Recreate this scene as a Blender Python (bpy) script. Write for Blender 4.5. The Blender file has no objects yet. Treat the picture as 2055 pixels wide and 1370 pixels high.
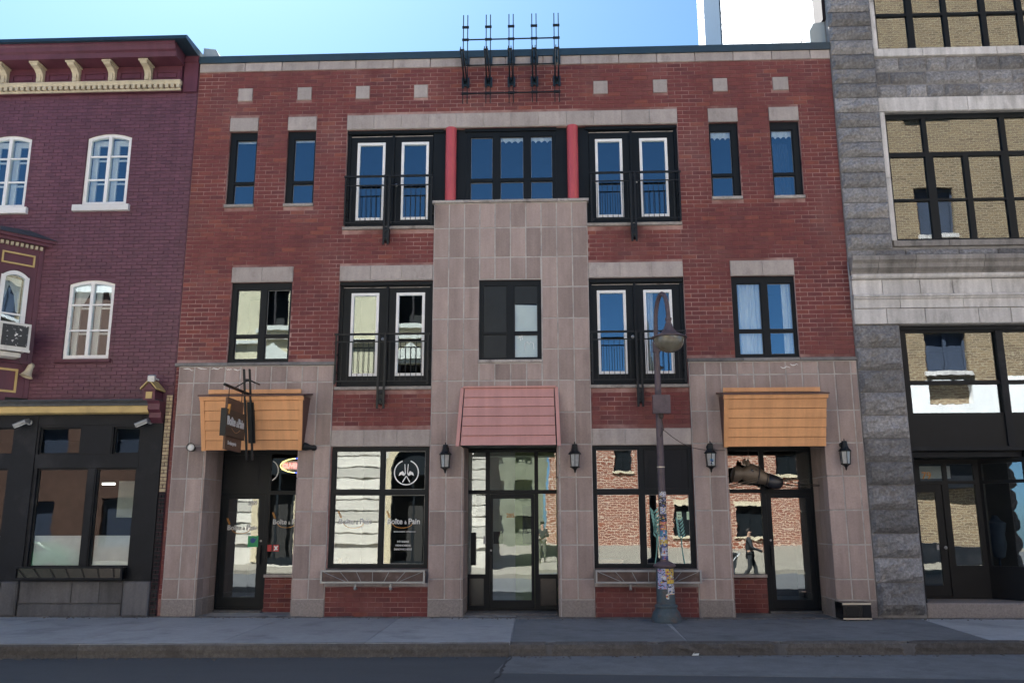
import bpy, bmesh, math, random
from mathutils import Vector, Matrix, noise
random.seed(7)
R = math.radians
SC = bpy.context.scene
COL = SC.collection

# ------------------------------------------------------------------ camera
cam_d = bpy.data.cameras.new('camera'); cam = bpy.data.objects.new('camera', cam_d); COL.objects.link(cam)
SC.camera = cam
cam_d.sensor_width = 36.0; cam_d.lens = 30.21; cam_d.clip_start = 0.05; cam_d.clip_end = 2000
def cam_matrix(loc, pitch, yaw, roll):
    cy, sy, cp, sp = math.cos(yaw), math.sin(yaw), math.cos(pitch), math.sin(pitch)
    F = Vector((sy*cp, cy*cp, sp)); rt = Vector((cy, -sy, 0)); up = rt.cross(F)
    c, s = math.cos(roll), math.sin(roll)
    r2 = c*rt + s*up; u2 = -s*rt + c*up
    m = Matrix((r2, u2, -F)).transposed().to_4x4(); m.translation = loc
    return m
cam.matrix_world = cam_matrix(Vector((0, -17.6, 1.836)), 0.206687, -0.039194, -0.0022096)

# ------------------------------------------------------------------ sky, sun, exposure
SUN_EL, SUN_AZ = R(55), R(-28)          # azimuth measured from +y (behind the facade) towards +x
W = bpy.data.worlds.new('World'); SC.world = W; W.use_nodes = True
nt = W.node_tree; nt.nodes.clear()
sky = nt.nodes.new('ShaderNodeTexSky'); sky.sky_type = 'NISHITA'; sky.sun_disc = False
sky.sun_elevation = SUN_EL; sky.sun_rotation = SUN_AZ
sky.air_density = 0.45; sky.dust_density = 0.7; sky.ozone_density = 4.0; sky.altitude = 50
bg = nt.nodes.new('ShaderNodeBackground'); bg.inputs['Strength'].default_value = 0.05
wo = nt.nodes.new('ShaderNodeOutputWorld')
gr = nt.nodes.new('ShaderNodeMix'); gr.data_type = 'RGBA'; gr.blend_type = 'MULTIPLY'; gr.inputs[0].default_value = 1.0
gr.inputs[7].default_value = (0.64, 0.91, 0.95, 1)          # the clear spring sky is a little more cyan than the model's
nt.links.new(sky.outputs[0], gr.inputs[6]); nt.links.new(gr.outputs[2], bg.inputs[0]); nt.links.new(bg.outputs[0], wo.inputs[0])
sun_d = bpy.data.lights.new('sun', 'SUN'); sun_d.energy = 5.0; sun_d.angle = R(0.5); sun_d.color = (1.0, 0.97, 0.92)
sun = bpy.data.objects.new('sun', sun_d); COL.objects.link(sun); sun.location = (-5, 30, 40)
sdir = Vector((math.sin(SUN_AZ)*math.cos(SUN_EL), math.cos(SUN_AZ)*math.cos(SUN_EL), math.sin(SUN_EL)))
sun.rotation_euler = sdir.to_track_quat('Z', 'Y').to_euler()
SC.view_settings.view_transform = 'Standard'; SC.view_settings.look = 'None'
SC.view_settings.exposure = 2.8; SC.view_settings.gamma = 1.0; SC.view_settings.use_curve_mapping = False
SC.render.engine = 'CYCLES'
SC.cycles.use_denoising = True; SC.cycles.denoiser = 'OPENIMAGEDENOISE'; SC.cycles.denoising_prefilter = 'ACCURATE'
SC.cycles.transparent_max_bounces = 24; SC.cycles.max_bounces = 10; SC.cycles.diffuse_bounces = 5; SC.cycles.glossy_bounces = 6
SC.cycles.sample_clamp_indirect = 8.0

# ------------------------------------------------------------------ materials
def _n(t, typ, **kw):
    n = t.nodes.new(typ)
    for k, v in kw.items(): setattr(n, k, v)
    return n
def _math(t, op, a, b=None):
    n = t.nodes.new('ShaderNodeMath'); n.operation = op
    for i, x in enumerate((a, b)):
        if x is None: continue
        if isinstance(x, (int, float)): n.inputs[i].default_value = x
        else: t.links.new(x, n.inputs[i])
    return n.outputs[0]
def _noise(t, pos, scale, detail=5, rough=.55):
    n = t.nodes.new('ShaderNodeTexNoise'); n.inputs['Scale'].default_value = scale
    n.inputs['Detail'].default_value = detail; n.inputs['Roughness'].default_value = rough
    t.links.new(pos, n.inputs['Vector']); return n.outputs['Fac']
def _mixc(t, fac, a, b, blend='MIX'):
    n = t.nodes.new('ShaderNodeMix'); n.data_type = 'RGBA'; n.blend_type = blend
    for idx, x in ((0, fac), (6, a), (7, b)):
        if isinstance(x, (int, float)): n.inputs[idx].default_value = x
        elif isinstance(x, tuple): n.inputs[idx].default_value = (*x, 1)
        else: t.links.new(x, n.inputs[idx])
    return n.outputs[2]
def _ramp(t, fac, stops, interp='LINEAR'):
    n = t.nodes.new('ShaderNodeValToRGB'); n.color_ramp.interpolation = interp
    el = n.color_ramp.elements
    while len(el) < len(stops): el.new(0.5)
    for e, (p, c) in zip(el, stops): e.position = p; e.color = (*c, 1) if len(c) == 3 else c
    t.links.new(fac, n.inputs[0]); return n.outputs[0]
MATS = {}
def mk(name, col, rough=.75, metal=0., var=.12, vs=4., var2=.12, vs2=.5, tint=0.25, bump=.15, bs=60., bd=.004,
       spec=.4, ramp=None, stain=None, stain_s=1.2, stain_w=(.52, .7), speck=None, emit=None, stretch=None, coat=0., var3=0., vs3=26., streak=0.):
    m = bpy.data.materials.new(name); m.use_nodes = True; t = m.node_tree
    b = t.nodes['Principled BSDF']; MATS[name] = m
    g = _n(t, 'ShaderNodeNewGeometry'); pos = g.outputs['Position']
    if stretch:
        mp = _n(t, 'ShaderNodeMapping'); mp.inputs['Scale'].default_value = stretch
        t.links.new(pos, mp.inputs['Vector']); spos = mp.outputs[0]
    else: spos = pos
    n1 = _noise(t, spos, vs, 6); n2 = _noise(t, spos, vs2, 4)
    f = _math(t, 'MULTIPLY', _math(t, 'ADD', _math(t, 'MULTIPLY', n1, 2*var*1.6), 1-var*1.6),
              _math(t, 'ADD', _math(t, 'MULTIPLY', n2, 2*var2*1.6), 1-var2*1.6))
    if var3:
        n3 = _noise(t, pos, vs3, 3, .7)
        f = _math(t, 'MULTIPLY', f, _math(t, 'ADD', _math(t, 'MULTIPLY', n3, 2*var3*1.6), 1-var3*1.6))
    if streak:
        mp2 = _n(t, 'ShaderNodeMapping'); mp2.inputs['Scale'].default_value = (5.5, 1, .28); t.links.new(pos, mp2.inputs['Vector'])
        n4 = _ramp(t, _noise(t, mp2.outputs[0], 1.0, 5, .6), [(.38, (1, 1, 1)), (.72, (1-streak, 1-streak, 1-streak))])
        f = _math(t, 'MULTIPLY', f, n4)
    at = _n(t, 'ShaderNodeAttribute'); at.attribute_name = 'tint'
    if ramp:
        c = _ramp(t, at.outputs['Fac'], ramp)
    else:
        rgb = _n(t, 'ShaderNodeRGB'); rgb.outputs[0].default_value = (*col, 1); c = rgb.outputs[0]
        f = _math(t, 'MULTIPLY', f, _math(t, 'ADD', _math(t, 'MULTIPLY', at.outputs['Fac'], 2*tint), 1-tint))
    if speck:
        sn = _noise(t, pos, speck[0], 2, .7)
        c = _mixc(t, _ramp(t, sn, [(speck[2], (0, 0, 0)), (speck[2]+.08, (1, 1, 1))]), c, speck[1])
    if stain:
        sn = _noise(t, spos, stain_s, 7, .65)
        c = _mixc(t, _math(t, 'MULTIPLY', _ramp(t, sn, [(stain_w[0], (0, 0, 0)), (stain_w[1], (1, 1, 1))]), stain[1]), c, stain[0])
    v = _n(t, 'ShaderNodeVectorMath', operation='SCALE')
    t.links.new(c, v.inputs[0]); t.links.new(f, v.inputs['Scale'])
    t.links.new(v.outputs[0], b.inputs['Base Color'])
    b.inputs['Roughness'].default_value = rough; b.inputs['Metallic'].default_value = metal
    b.inputs['Specular IOR Level'].default_value = spec; b.inputs['Coat Weight'].default_value = coat
    if bump:
        bn = _noise(t, pos, bs, 6, .6); bm = _n(t, 'ShaderNodeBump')
        bm.inputs['Strength'].default_value = bump; bm.inputs['Distance'].default_value = bd*3
        t.links.new(bn, bm.inputs['Height']); t.links.new(bm.outputs[0], b.inputs['Normal'])
    if emit:
        b.inputs['Emission Color'].default_value = (*emit[0], 1); b.inputs['Emission Strength'].default_value = emit[1]
    return m
def mk_glass(name, refl=.2, tintc=(.93, .96, .95), rcol=(.92, .97, 1.0), wav=1.0):
    m = bpy.data.materials.new(name); m.use_nodes = True; t = m.node_tree; t.nodes.clear(); MATS[name] = m
    o = _n(t, 'ShaderNodeOutputMaterial'); mx = _n(t, 'ShaderNodeMixShader')
    tr = _n(t, 'ShaderNodeBsdfTransparent'); tr.inputs[0].default_value = (*tintc, 1)
    gl = _n(t, 'ShaderNodeBsdfGlossy'); gl.inputs[0].default_value = (*rcol, 1); gl.inputs['Roughness'].default_value = 0.0
    g = _n(t, 'ShaderNodeNewGeometry'); n1 = _noise(t, g.outputs['Position'], 1.9, 3, .45)
    bm = _n(t, 'ShaderNodeBump'); bm.inputs['Strength'].default_value = 1.0; bm.inputs['Distance'].default_value = .00055*wav
    t.links.new(n1, bm.inputs['Height']); t.links.new(bm.outputs[0], gl.inputs['Normal'])
    fr = _n(t, 'ShaderNodeLayerWeight'); fr.inputs['Blend'].default_value = .18
    fac = _math(t, 'MINIMUM', _math(t, 'ADD', _math(t, 'MULTIPLY', fr.outputs['Fresnel'], .9), refl), .95)
    t.links.new(fac, mx.inputs[0]); t.links.new(tr.outputs[0], mx.inputs[1]); t.links.new(gl.outputs[0], mx.inputs[2])
    t.links.new(mx.outputs[0], o.inputs[0]); return m

mk('red_brick', (0, 0, 0), streak=0.18, var3=0.10, rough=.85, var=.16, vs=9, var2=.14, vs2=.45, bump=.5, bs=70,
   ramp=[(0, (.135, .043, .046)), (.25, (.168, .049, .049)), (.62, (.178, .051, .050)), (.90, (.195, .058, .053)), (1, (.24, .075, .056))],
   stain=((.30, .20, .18), .32), stain_s=.7, stain_w=(.5, .78))
mk('red_mortar', (.185, .078, .072), rough=.95, var=.15, vs=7, var2=.1, bump=.4, bs=90, stain=((.44, .29, .265), .95), stain_s=.42, stain_w=(.44, .60))
mk('purple_brick', (.125, .046, .070), streak=0.22, var3=0.1, rough=.5, var=.12, vs=8, var2=.14, vs2=.5, tint=.14, bump=.35, bs=45, spec=.5,
   stain=((.16, .07, .085), .45), stain_s=1.1, stretch=(1, 1, .35), speck=(90, (.28, .18, .2), .74))
mk('purple_mortar', (.095, .034, .052), rough=.6, var=.1, bump=.2)
mk('purple_paint', (.115, .036, .056), streak=0.2, var3=0.08, rough=.45, var=.1, var2=.14, bump=.15, stain=((.06, .02, .03), .5))
mk('stone_panel', (.362, .282, .258), streak=0.22, var3=0.13, rough=.8, var=.13, vs=6, var2=.18, vs2=.55, tint=.20, bump=.25, bs=120,
   stain=((.15, .115, .11), .5), stain_s=1.6, stain_w=(.55, .8), stretch=(1, 1, .45), speck=(240, (.14, .11, .10), .66))
mk('stone_joint', (.42, .39, .375), rough=.95, var=.25, vs=5, var2=.25, bump=.3, stain=((.2, .17, .16), .6), stain_s=3)
mk('lintel_stone', (.40, .35, .33), streak=0.18, var3=0.14, rough=.8, var=.12, vs=6, var2=.14, tint=.10, bump=.25, bs=110,
   stain=((.13, .11, .10), .65), stain_s=2.4, stain_w=(.55, .75), stretch=(1, 1, .6))
mk('plinth_granite', (.27, .235, .22), streak=0.1, var3=0.25, rough=.7, var=.15, vs=30, tint=.12, bump=.3, bs=150, speck=(190, (.09, .08, .08), .58))
mk('dark_metal', (.006, .009, .012), rough=.5, var=.15, bump=.05, spec=.22)
mk('roof_metal', (.012, .035, .055), rough=.38, var=.2, bump=.05, spec=.6)
mk('black_iron', (.007, .009, .011), rough=.5, var=.15, bump=.1, spec=.35)
mk('sill_stone', (.36, .33, .31), streak=0.1, var3=0.2, rough=.8, var=.2, vs=8, bump=.3, stain=((.08, .07, .07), .8), stain_s=3)
mk('grey_ledge', (.17, .165, .165), streak=0.1, var3=0.2, rough=.7, var=.25, vs=6, bump=.25, stain=((.06, .06, .06), .6), stain_s=2)
mk('white_paint', (.80, .80, .80), rough=.4, var=.05, bump=.05, stain=((.5, .48, .45), .3), stain_s=4)
mk('red_column', (.46, .075, .085), rough=.35, var=.08, bump=.05, spec=.5)
mk('orange_siding', (.76, .385, .18), streak=0.2, var3=0.07, rough=.55, var=.07, vs=3, var2=.08, tint=.07, bump=.08, bs=40, stretch=(.6, 1, 2),
   stain=((.30, .12, .04), .35), stain_s=2.5, stain_w=(.6, .8))
mk('pink_siding', (.58, .30, .265), streak=0.14, var3=0.05, rough=.6, var=.05, var2=.05, tint=.05, bump=.08, bs=40, speck=(14, (.20, .09, .08), .78))
mk('rust_trim', (.11, .055, .045), rough=.6, var=.25, vs=9, bump=.1)
mk('granite', (.235, .23, .235), vs3=17, streak=0.12, var3=0.42, rough=.75, var=.5, vs=20, var2=.18, vs2=1.4, tint=.36, bump=.9, bs=55, bd=.006,
   speck=(120, (.34, .32, .30), .60), stain=((.20, .165, .12), .5), stain_s=2.6, stain_w=(.55, .72))
mk('granite_joint', (.26, .25, .245), rough=.9, var=.3, vs=8, bump=.4)
mk('limestone', (.60, .575, .56), streak=0.3, var3=0.14, rough=.8, var=.14, vs=7, var2=.16, tint=.10, bump=.2, bs=80,
   stain=((.17, .155, .14), .6), stain_s=2.6, stain_w=(.54, .72), stretch=(1, 1, .45))
mk('weathered_limestone', (.28, .26, .245), streak=0.3, var3=0.2, rough=.85, var=.2, vs=6, var2=.2, tint=.14, bump=.3, bs=60,
   stain=((.09, .085, .08), .7), stain_s=2.2, stretch=(1, 1, .5))
mk('shop_black', (.007, .009, .013), streak=0.15, var3=0.2, spec=.25, rough=.55, var=.2, vs=3, bump=.08, stain=((.05, .05, .055), .4))
mk('shop_fascia', (.006, .007, .009), spec=.25, rough=.5, var=.2, bump=.05)
mk('base_concrete', (.13, .128, .135), streak=0.3, var3=0.18, rough=.85, var=.2, vs=5, var2=.2, bump=.35, bs=60, stain=((.06, .058, .06), .6), stain_s=1.8, stretch=(1, 1, .4))
mk('cream_paint', (.56, .49, .36), streak=0.2, var3=0.1, rough=.6, var=.12, vs=6, bump=.15, stain=((.28, .22, .13), .5), stain_s=4)
mk('yellow_trim', (.52, .38, .16), rough=.55, var=.12, bump=.12, stain=((.25, .17, .08), .5), stain_s=2.5)
mk('slate', (.07, .075, .085), rough=.7, var=.3, vs=8, bump=.3)
mk('beige_brick', (.45, .36, .23), rough=.9, var=.2, vs=8, tint=.2, bump=.4)
mk('asphalt', (.082, .086, .092), streak=0.0, var3=0.14, rough=.88, var=.14, vs=2, var2=.16, vs2=.4, bump=.7, bs=130, speck=(210, (.15, .15, .15), .66),
   stain=((.028, .03, .034), .5), stain_s=.55, stretch=(.25, 1, 1))
mk('concrete_slab', (.36, .365, .37), streak=0.0, var3=0.12, rough=.9, var=.12, vs=5, var2=.15, vs2=.6, tint=.10, bump=.4, bs=100, speck=(16, (.15, .15, .155), .70),
   stain=((.15, .15, .155), .55), stain_s=1.1)
mk('asphalt_walk', (.175, .18, .185), streak=0.0, var3=0.16, rough=.9, var=.15, vs=4, var2=.15, bump=.6, bs=130, speck=(20, (.085, .087, .09), .69),
   stain=((.06, .062, .068), .5), stain_s=1.3)
mk('kerb_stone', (.112, .104, .098), streak=0.0, var3=0.3, rough=.85, var=.3, vs=14, var2=.2, bump=.8, bs=40, speck=(90, (.07, .06, .055), .55), stain=((.06, .05, .045), .6), stain_s=3)
mk('crack_tar', (.045, .047, .05), rough=.8, bump=.3)
mk('lamp_paint', (.115, .085, .095), streak=0.15, var3=0.15, rough=.55, var=.2, vs=8, var2=.15, bump=.3, bs=60, stain=((.05, .04, .045), .6), stain_s=5)
mk('lamp_base_paint', (.06, .085, .10), rough=.6, var=.25, vs=12, bump=.5, bs=50, speck=(60, (.22, .2, .18), .64), stain=((.13, .075, .05), .6), stain_s=5)
mk('globe_plastic', (.15, .14, .11), rough=.18, var=.3, vs=6, bump=.02, spec=.6, stain=((.08, .065, .04), .7), stain_s=4)
mk('lantern_glass', (.30, .31, .32), rough=.15, var=.2, vs=20, bump=.02, spec=.7)
mk('lamp_lens', (.75, .76, .76), rough=.2, var=.15, bump=.05, spec=.6)
mk('dark_brown', (.065, .043, .030), rough=.6, var=.2, vs=6, bump=.15, stretch=(1, 1, 6))
mk('wood_sign', (.115, .062, .040), rough=.65, var=.3, vs=5, bump=.2, stretch=(1, 1, 7))
mk('white_print', (.82, .82, .80), rough=.5, var=.04, bump=0)
mk('orange_print', (.62, .28, .06), rough=.5, var=.1, bump=0)
mk('green_print', (.03, .33, .13), rough=.5, var=.05, bump=0)
mk('blue_print', (.02, .07, .25), rough=.5, var=.05, bump=0)
mk('red_print', (.48, .04, .04), rough=.5, var=.05, bump=0)
mk('pale_green_print', (.55, .72, .50), rough=.5, var=.05, bump=0)
mk('teal_print', (.20, .42, .38), rough=.5, var=.1, bump=0)
mk('grey_scribble', (.12, .10, .10), rough=.7, var=.2, bump=0)
mk('neon_red', (.8, .25, .22), rough=.4, bump=0, emit=((1.0, .28, .24), .55))
mk('neon_yellow', (.8, .7, .2), rough=.4, bump=0, emit=((1.0, .8, .25), .6))
mk('neon_blue', (.05, .1, .7), rough=.4, bump=0, emit=((.06, .12, 1.0), .55))
mk('strip_light', (.8, .8, .8), rough=.4, bump=0, emit=((1.0, .95, .85), 1.6))
mk('curtain', (.70, .70, .70), rough=.9, var=.06, bump=.1)
mk('lace', (.62, .64, .66), rough=.9, var=.1, bump=.1)
mk('board', (.66, .67, .66), rough=.7, var=.05, bump=.05)
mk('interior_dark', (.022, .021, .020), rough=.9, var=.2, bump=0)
mk('interior_pale', (.60, .62, .58), rough=.9, var=.1, bump=0)
mk('interior_green', (.32, .40, .20), rough=.9, var=.1, bump=0)
mk('interior_floor', (.13, .11, .09), rough=.6, var=.2, bump=0)
mk('steel_grey', (.30, .31, .32), rough=.45, metal=.5, var=.15, bump=.1)
mk('rusty_panel', (.11, .075, .065), rough=.75, var=.4, vs=5, bump=.3, stain=((.22, .17, .16), .6), stain_s=4)
mk('bronze', (.17, .135, .10), rough=.45, metal=.3, var=.25, vs=7, bump=.15, bs=30, spec=.6)
mk('dark_leather', (.02, .022, .03), rough=.3, var=.2, bump=.15, spec=.6)
mk('rope', (.06, .05, .045), rough=.9, bump=.2)
mk('silver_trim', (.62, .56, .46), rough=.3, metal=.4, var=.05, bump=0)
mk('oven_black', (.008, .008, .009), rough=.22, var=.1, bump=0, spec=.6)
mk('ac_white', (.66, .65, .62), rough=.5, var=.08, bump=.05, stain=((.40, .36, .30), .5), stain_s=6)
mk('ac_grille', (.045, .047, .05), rough=.6, var=.2, bump=.4, bs=200, speck=(13, (.75, .75, .74), .60))
mk('tin_roof', (.82, .82, .82), rough=.5, metal=0., var=.05, tint=.10, bump=.05)
mk('grey_flashing', (.36, .40, .40), rough=.5, metal=.3, var=.1, bump=.05)
mk('blue_flashing', (.012, .03, .05), rough=.35, var=.2, bump=.05)
mk('parapet_brown', (.012, .006, .007), rough=.7, var=.2, bump=.2)
mk('pale_stone', (.50, .47, .41), rough=.85, var=.07, vs=3, var2=.08, bump=.2)
mk('cream_stone', (.47, .40, .27), rough=.85, var=.07, vs=3, var2=.08, bump=.2)
mk('lot_paving', (.20, .182, .15), rough=.9, var=.18, vs=1.2, var2=.15, bump=.4)
mk('skin', (.50, .31, .22), rough=.5, var=.05, bump=.05)
mk('dark_cloth', (.022, .026, .030), rough=.85, var=.2, bump=.2)
mk('olive_cloth', (.10, .105, .085), rough=.85, var=.2, bump=.2)
mk('denim', (.035, .05, .085), rough=.85, var=.2, bump=.2)
mk('hair', (.025, .018, .013), rough=.6, var=.2, bump=.3)
mk('fair_hair', (.22, .13, .06), rough=.6, var=.2, bump=.3)
mk('car_green', (.015, .085, .03), rough=.25, var=.05, bump=0, coat=.6)
mk('rubber', (.015, .015, .016), rough=.8, bump=.1)
mk('brass', (.55, .38, .12), rough=.3, metal=.8, bump=0)
mk('paper_brown', (.33, .20, .11), rough=.7, bump=0)
mk_glass('glass', .125, rcol=(.78, .92, 1.0))
mk_glass('grid_glass', .10)
mk_glass('shop_glass', .12, wav=1.5)
mk_glass('clear_glass', .035)
mk('insect_screen', (.012, .017, .020), rough=.5, var=.3, vs=3, bump=0, spec=.35)
mk('brown_facade', (.11, .06, .045), rough=.9, var=.2, vs=2)
mk('olive_facade', (.13, .14, .10), rough=.9, var=.2, vs=1)
def mk_bricktex(name, c1, c2, cm, scale, bw, bh, ms):
    m = bpy.data.materials.new(name); m.use_nodes = True; t = m.node_tree; b = t.nodes['Principled BSDF']; MATS[name] = m
    g = _n(t, 'ShaderNodeNewGeometry'); sx = _n(t, 'ShaderNodeSeparateXYZ'); cx = _n(t, 'ShaderNodeCombineXYZ')
    t.links.new(g.outputs['Position'], sx.inputs[0])
    t.links.new(_math(t, 'ADD', sx.outputs[0], sx.outputs[1]), cx.inputs[0]); t.links.new(sx.outputs[2], cx.inputs[1])
    br = _n(t, 'ShaderNodeTexBrick'); br.inputs['Color1'].default_value = (*c1, 1); br.inputs['Color2'].default_value = (*c2, 1)
    br.inputs['Mortar'].default_value = (*cm, 1); br.inputs['Scale'].default_value = scale; br.inputs['Brick Width'].default_value = bw
    br.inputs['Row Height'].default_value = bh; br.inputs['Mortar Size'].default_value = ms
    t.links.new(cx.outputs[0], br.inputs['Vector']); t.links.new(br.outputs['Color'], b.inputs['Base Color'])
    bm = _n(t, 'ShaderNodeBump'); bm.inputs['Strength'].default_value = .6; bm.inputs['Distance'].default_value = .01; bm.invert = True
    t.links.new(br.outputs['Fac'], bm.inputs['Height']); t.links.new(bm.outputs[0], b.inputs['Normal'])
    b.inputs['Roughness'].default_value = .9
mk_bricktex('far_red_brick', (.235, .078, .042), (.17, .055, .032), (.46, .37, .30), 1, .44, .165, .026)
mk_bricktex('far_yellow_brick', (.23, .16, .088), (.12, .08, .045), (.33, .275, .20), 1, .32, .115, .016)
def mk_sticker():
    m = bpy.data.materials.new('sticker_print'); m.use_nodes = True; t = m.node_tree; b = t.nodes['Principled BSDF']; MATS['sticker_print'] = m
    g = _n(t, 'ShaderNodeNewGeometry'); at = _n(t, 'ShaderNodeAttribute'); at.attribute_name = 'tint'
    base = _ramp(t, at.outputs['Fac'], [(0, (.55, .55, .60)), (.12, (.03, .03, .035)), (.26, (.62, .20, .13)), (.40, (.05, .22, .34)), (.54, (.62, .42, .06)),
                                        (.68, (.34, .36, .56)), (.82, (.66, .64, .62)), (.93, (.06, .07, .22))], 'CONSTANT')
    v = _n(t, 'ShaderNodeTexVoronoi'); v.inputs['Scale'].default_value = 34
    mp = _n(t, 'ShaderNodeMapping'); mp.inputs['Scale'].default_value = (1, 1, 1.8); t.links.new(g.outputs['Position'], mp.inputs[0]); t.links.new(mp.outputs[0], v.inputs['Vector'])
    sp = _n(t, 'ShaderNodeSeparateColor'); t.links.new(v.outputs['Color'], sp.inputs[0])
    c2 = _ramp(t, sp.outputs[0], [(0, (.02, .02, .025)), (.3, (.6, .6, .62)), (.5, (.55, .12, .10)), (.64, (.6, .45, .08)), (.8, (.08, .12, .36))], 'CONSTANT')
    msk = _ramp(t, sp.outputs[1], [(0, (0, 0, 0)), (.62, (1, 1, 1))], 'CONSTANT')
    t.links.new(_mixc(t, msk, base, c2), b.inputs['Base Color']); b.inputs['Roughness'].default_value = .5
mk_sticker()

# ------------------------------------------------------------------ mesh builder
ORG = {}
def org(o):
    while o is not None:
        if o.name in ORG: return ORG[o.name]
        o = o.parent
    return Vector((0, 0, 0))
class MB:
    def __init__(s, M=None): s.v = []; s.f = []; s.t = []; s.M = M; s.mi = []; s.cm = 0
    def p(s, co):
        s.v.append(tuple(s.M @ Vector(co)) if s.M else tuple(co)); return len(s.v)-1
    def face(s, idx, t=.5): s.f.append(tuple(idx)); s.t.append(t); s.mi.append(s.cm)
    def poly(s, pts, t=.5): s.face([s.p(q) for q in pts], t)
    def box(s, x0, x1, y0, y1, z0, z1, t=.5, c=0.):
        if x1 < x0: x0, x1 = x1, x0
        if z1 < z0: z0, z1 = z1, z0
        if y1 < y0: y0, y1 = y1, y0
        if c <= 0:
            i = [s.p(q) for q in ((x0,y0,z0),(x1,y0,z0),(x1,y1,z0),(x0,y1,z0),(x0,y0,z1),(x1,y0,z1),(x1,y1,z1),(x0,y1,z1))]
            for f in ((0,3,2,1),(4,5,6,7),(0,1,5,4),(1,2,6,5),(2,3,7,6),(3,0,4,7)): s.face([i[k] for k in f], t)
        else:                                           # front (-y) edges chamfered by c
            a = [s.p(q) for q in ((x0+c,y0,z0+c),(x1-c,y0,z0+c),(x1-c,y0,z1-c),(x0+c,y0,z1-c))]
            b = [s.p(q) for q in ((x0,y0+c,z0),(x1,y0+c,z0),(x1,y0+c,z1),(x0,y0+c,z1))]
            d = [s.p(q) for q in ((x0,y1,z0),(x1,y1,z0),(x1,y1,z1),(x0,y1,z1))]
            s.face(a, t); s.face(d[::-1], t)
            for k in range(4):
                k2 = (k+1) % 4
                s.face((b[k], b[k2], a[k2], a[k]), t); s.face((d[k], d[k2], b[k2], b[k]), t)
    def plate(s, x0, x1, z0, z1, holes, y0, y1, t=.5):
        xs = sorted({x0, x1, *[min(max(h[i], x0), x1) for h in holes for i in (0, 1)]})
        zs = sorted({z0, z1, *[min(max(h[i], z0), z1) for h in holes for i in (2, 3)]})
        nx, nz = len(xs)-1, len(zs)-1
        def filled(i, j):
            if i < 0 or j < 0 or i >= nx or j >= nz: return False
            cx, cz = (xs[i]+xs[i+1])/2, (zs[j]+zs[j+1])/2
            return not any(h[0] < cx < h[1] and h[2] < cz < h[3] for h in holes)
        for i in range(nx):
            for j in range(nz):
                if not filled(i, j): continue
                a, b, c, d = xs[i], xs[i+1], zs[j], zs[j+1]
                s.poly(((a,y0,c),(b,y0,c),(b,y0,d),(a,y0,d)), t); s.poly(((b,y1,c),(a,y1,c),(a,y1,d),(b,y1,d)), t)
                if not filled(i-1, j): s.poly(((a,y1,c),(a,y0,c),(a,y0,d),(a,y1,d)), t)
                if not filled(i+1, j): s.poly(((b,y0,c),(b,y1,c),(b,y1,d),(b,y0,d)), t)
                if not filled(i, j-1): s.poly(((a,y0,c),(a,y1,c),(b,y1,c),(b,y0,c)), t)
                if not filled(i, j+1): s.poly(((a,y0,d),(b,y0,d),(b,y1,d),(a,y1,d)), t)
    def tube(s, pts, r, n=8, t=.5, cap=True):
        pts = [Vector(q) for q in pts]; rings = []
        for i, q in enumerate(pts):
            d = (pts[min(i+1, len(pts)-1)] - pts[max(i-1, 0)]).normalized()
            u = d.orthogonal().normalized() if i == 0 else (u - d*u.dot(d)).normalized()
            w = d.cross(u); rr = r[i] if isinstance(r, (list, tuple)) else r
            rings.append([s.p(q + (u*math.cos(2*math.pi*k/n) + w*math.sin(2*math.pi*k/n))*rr) for k in range(n)])
        for a, b in zip(rings, rings[1:]):
            for k in range(n): s.face((a[k], a[(k+1) % n], b[(k+1) % n], b[k]), t)
        if cap: s.face(rings[0][::-1], t); s.face(rings[-1], t)
    def lathe(s, c, prof, n=20, t=.5, axis='z', a0=0., a1=2*math.pi):
        full = abs(a1-a0-2*math.pi) < 1e-6; m = n if full else n+1; rings = []
        for r, h in prof:
            ring = []
            for k in range(m):
                a = a0 + (a1-a0)*k/n; ca, sa = math.cos(a)*r, math.sin(a)*r
                ring.append(s.p({'z': (c[0]+ca, c[1]+sa, c[2]+h), 'y': (c[0]+ca, c[1]+h, c[2]-sa), 'x': (c[0]+h, c[1]+ca, c[2]+sa)}[axis]))
            rings.append(ring)
        for a, b in zip(rings, rings[1:]):
            for k in range(n): s.face((a[k], a[(k+1) % m], b[(k+1) % m], b[k]), t)
        if full:
            if prof[0][0] > 1e-4: s.face(rings[0][::-1], t)
            if prof[-1][0] > 1e-4: s.face(rings[-1], t)
    def prism(s, poly, x0, x1, t=.5, axis='x'):          # poly in (y,z) for axis x, (x,z) for axis y, (x,y) for axis z
        mkp = {'x': lambda q, h: (h, q[0], q[1]), 'y': lambda q, h: (q[0], h, q[1]), 'z': lambda q, h: (q[0], q[1], h)}[axis]
        a = [s.p(mkp(q, x0)) for q in poly]; b = [s.p(mkp(q, x1)) for q in poly]; n = len(poly)
        for k in range(n): s.face((a[k], a[(k+1) % n], b[(k+1) % n], b[k]), t)
        s.face(a[::-1], t); s.face(b, t)
    def build(s, name, mat, parent=None, smooth=False, label=None, kind=None):
        o = bpy.data.objects.new(name, s.mesh(name, mat, org(parent) if parent else None, smooth)); COL.objects.link(o)
        if parent: o.parent = parent
        if label: o['label'] = label
        if kind: o['kind'] = kind
        return o
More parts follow.
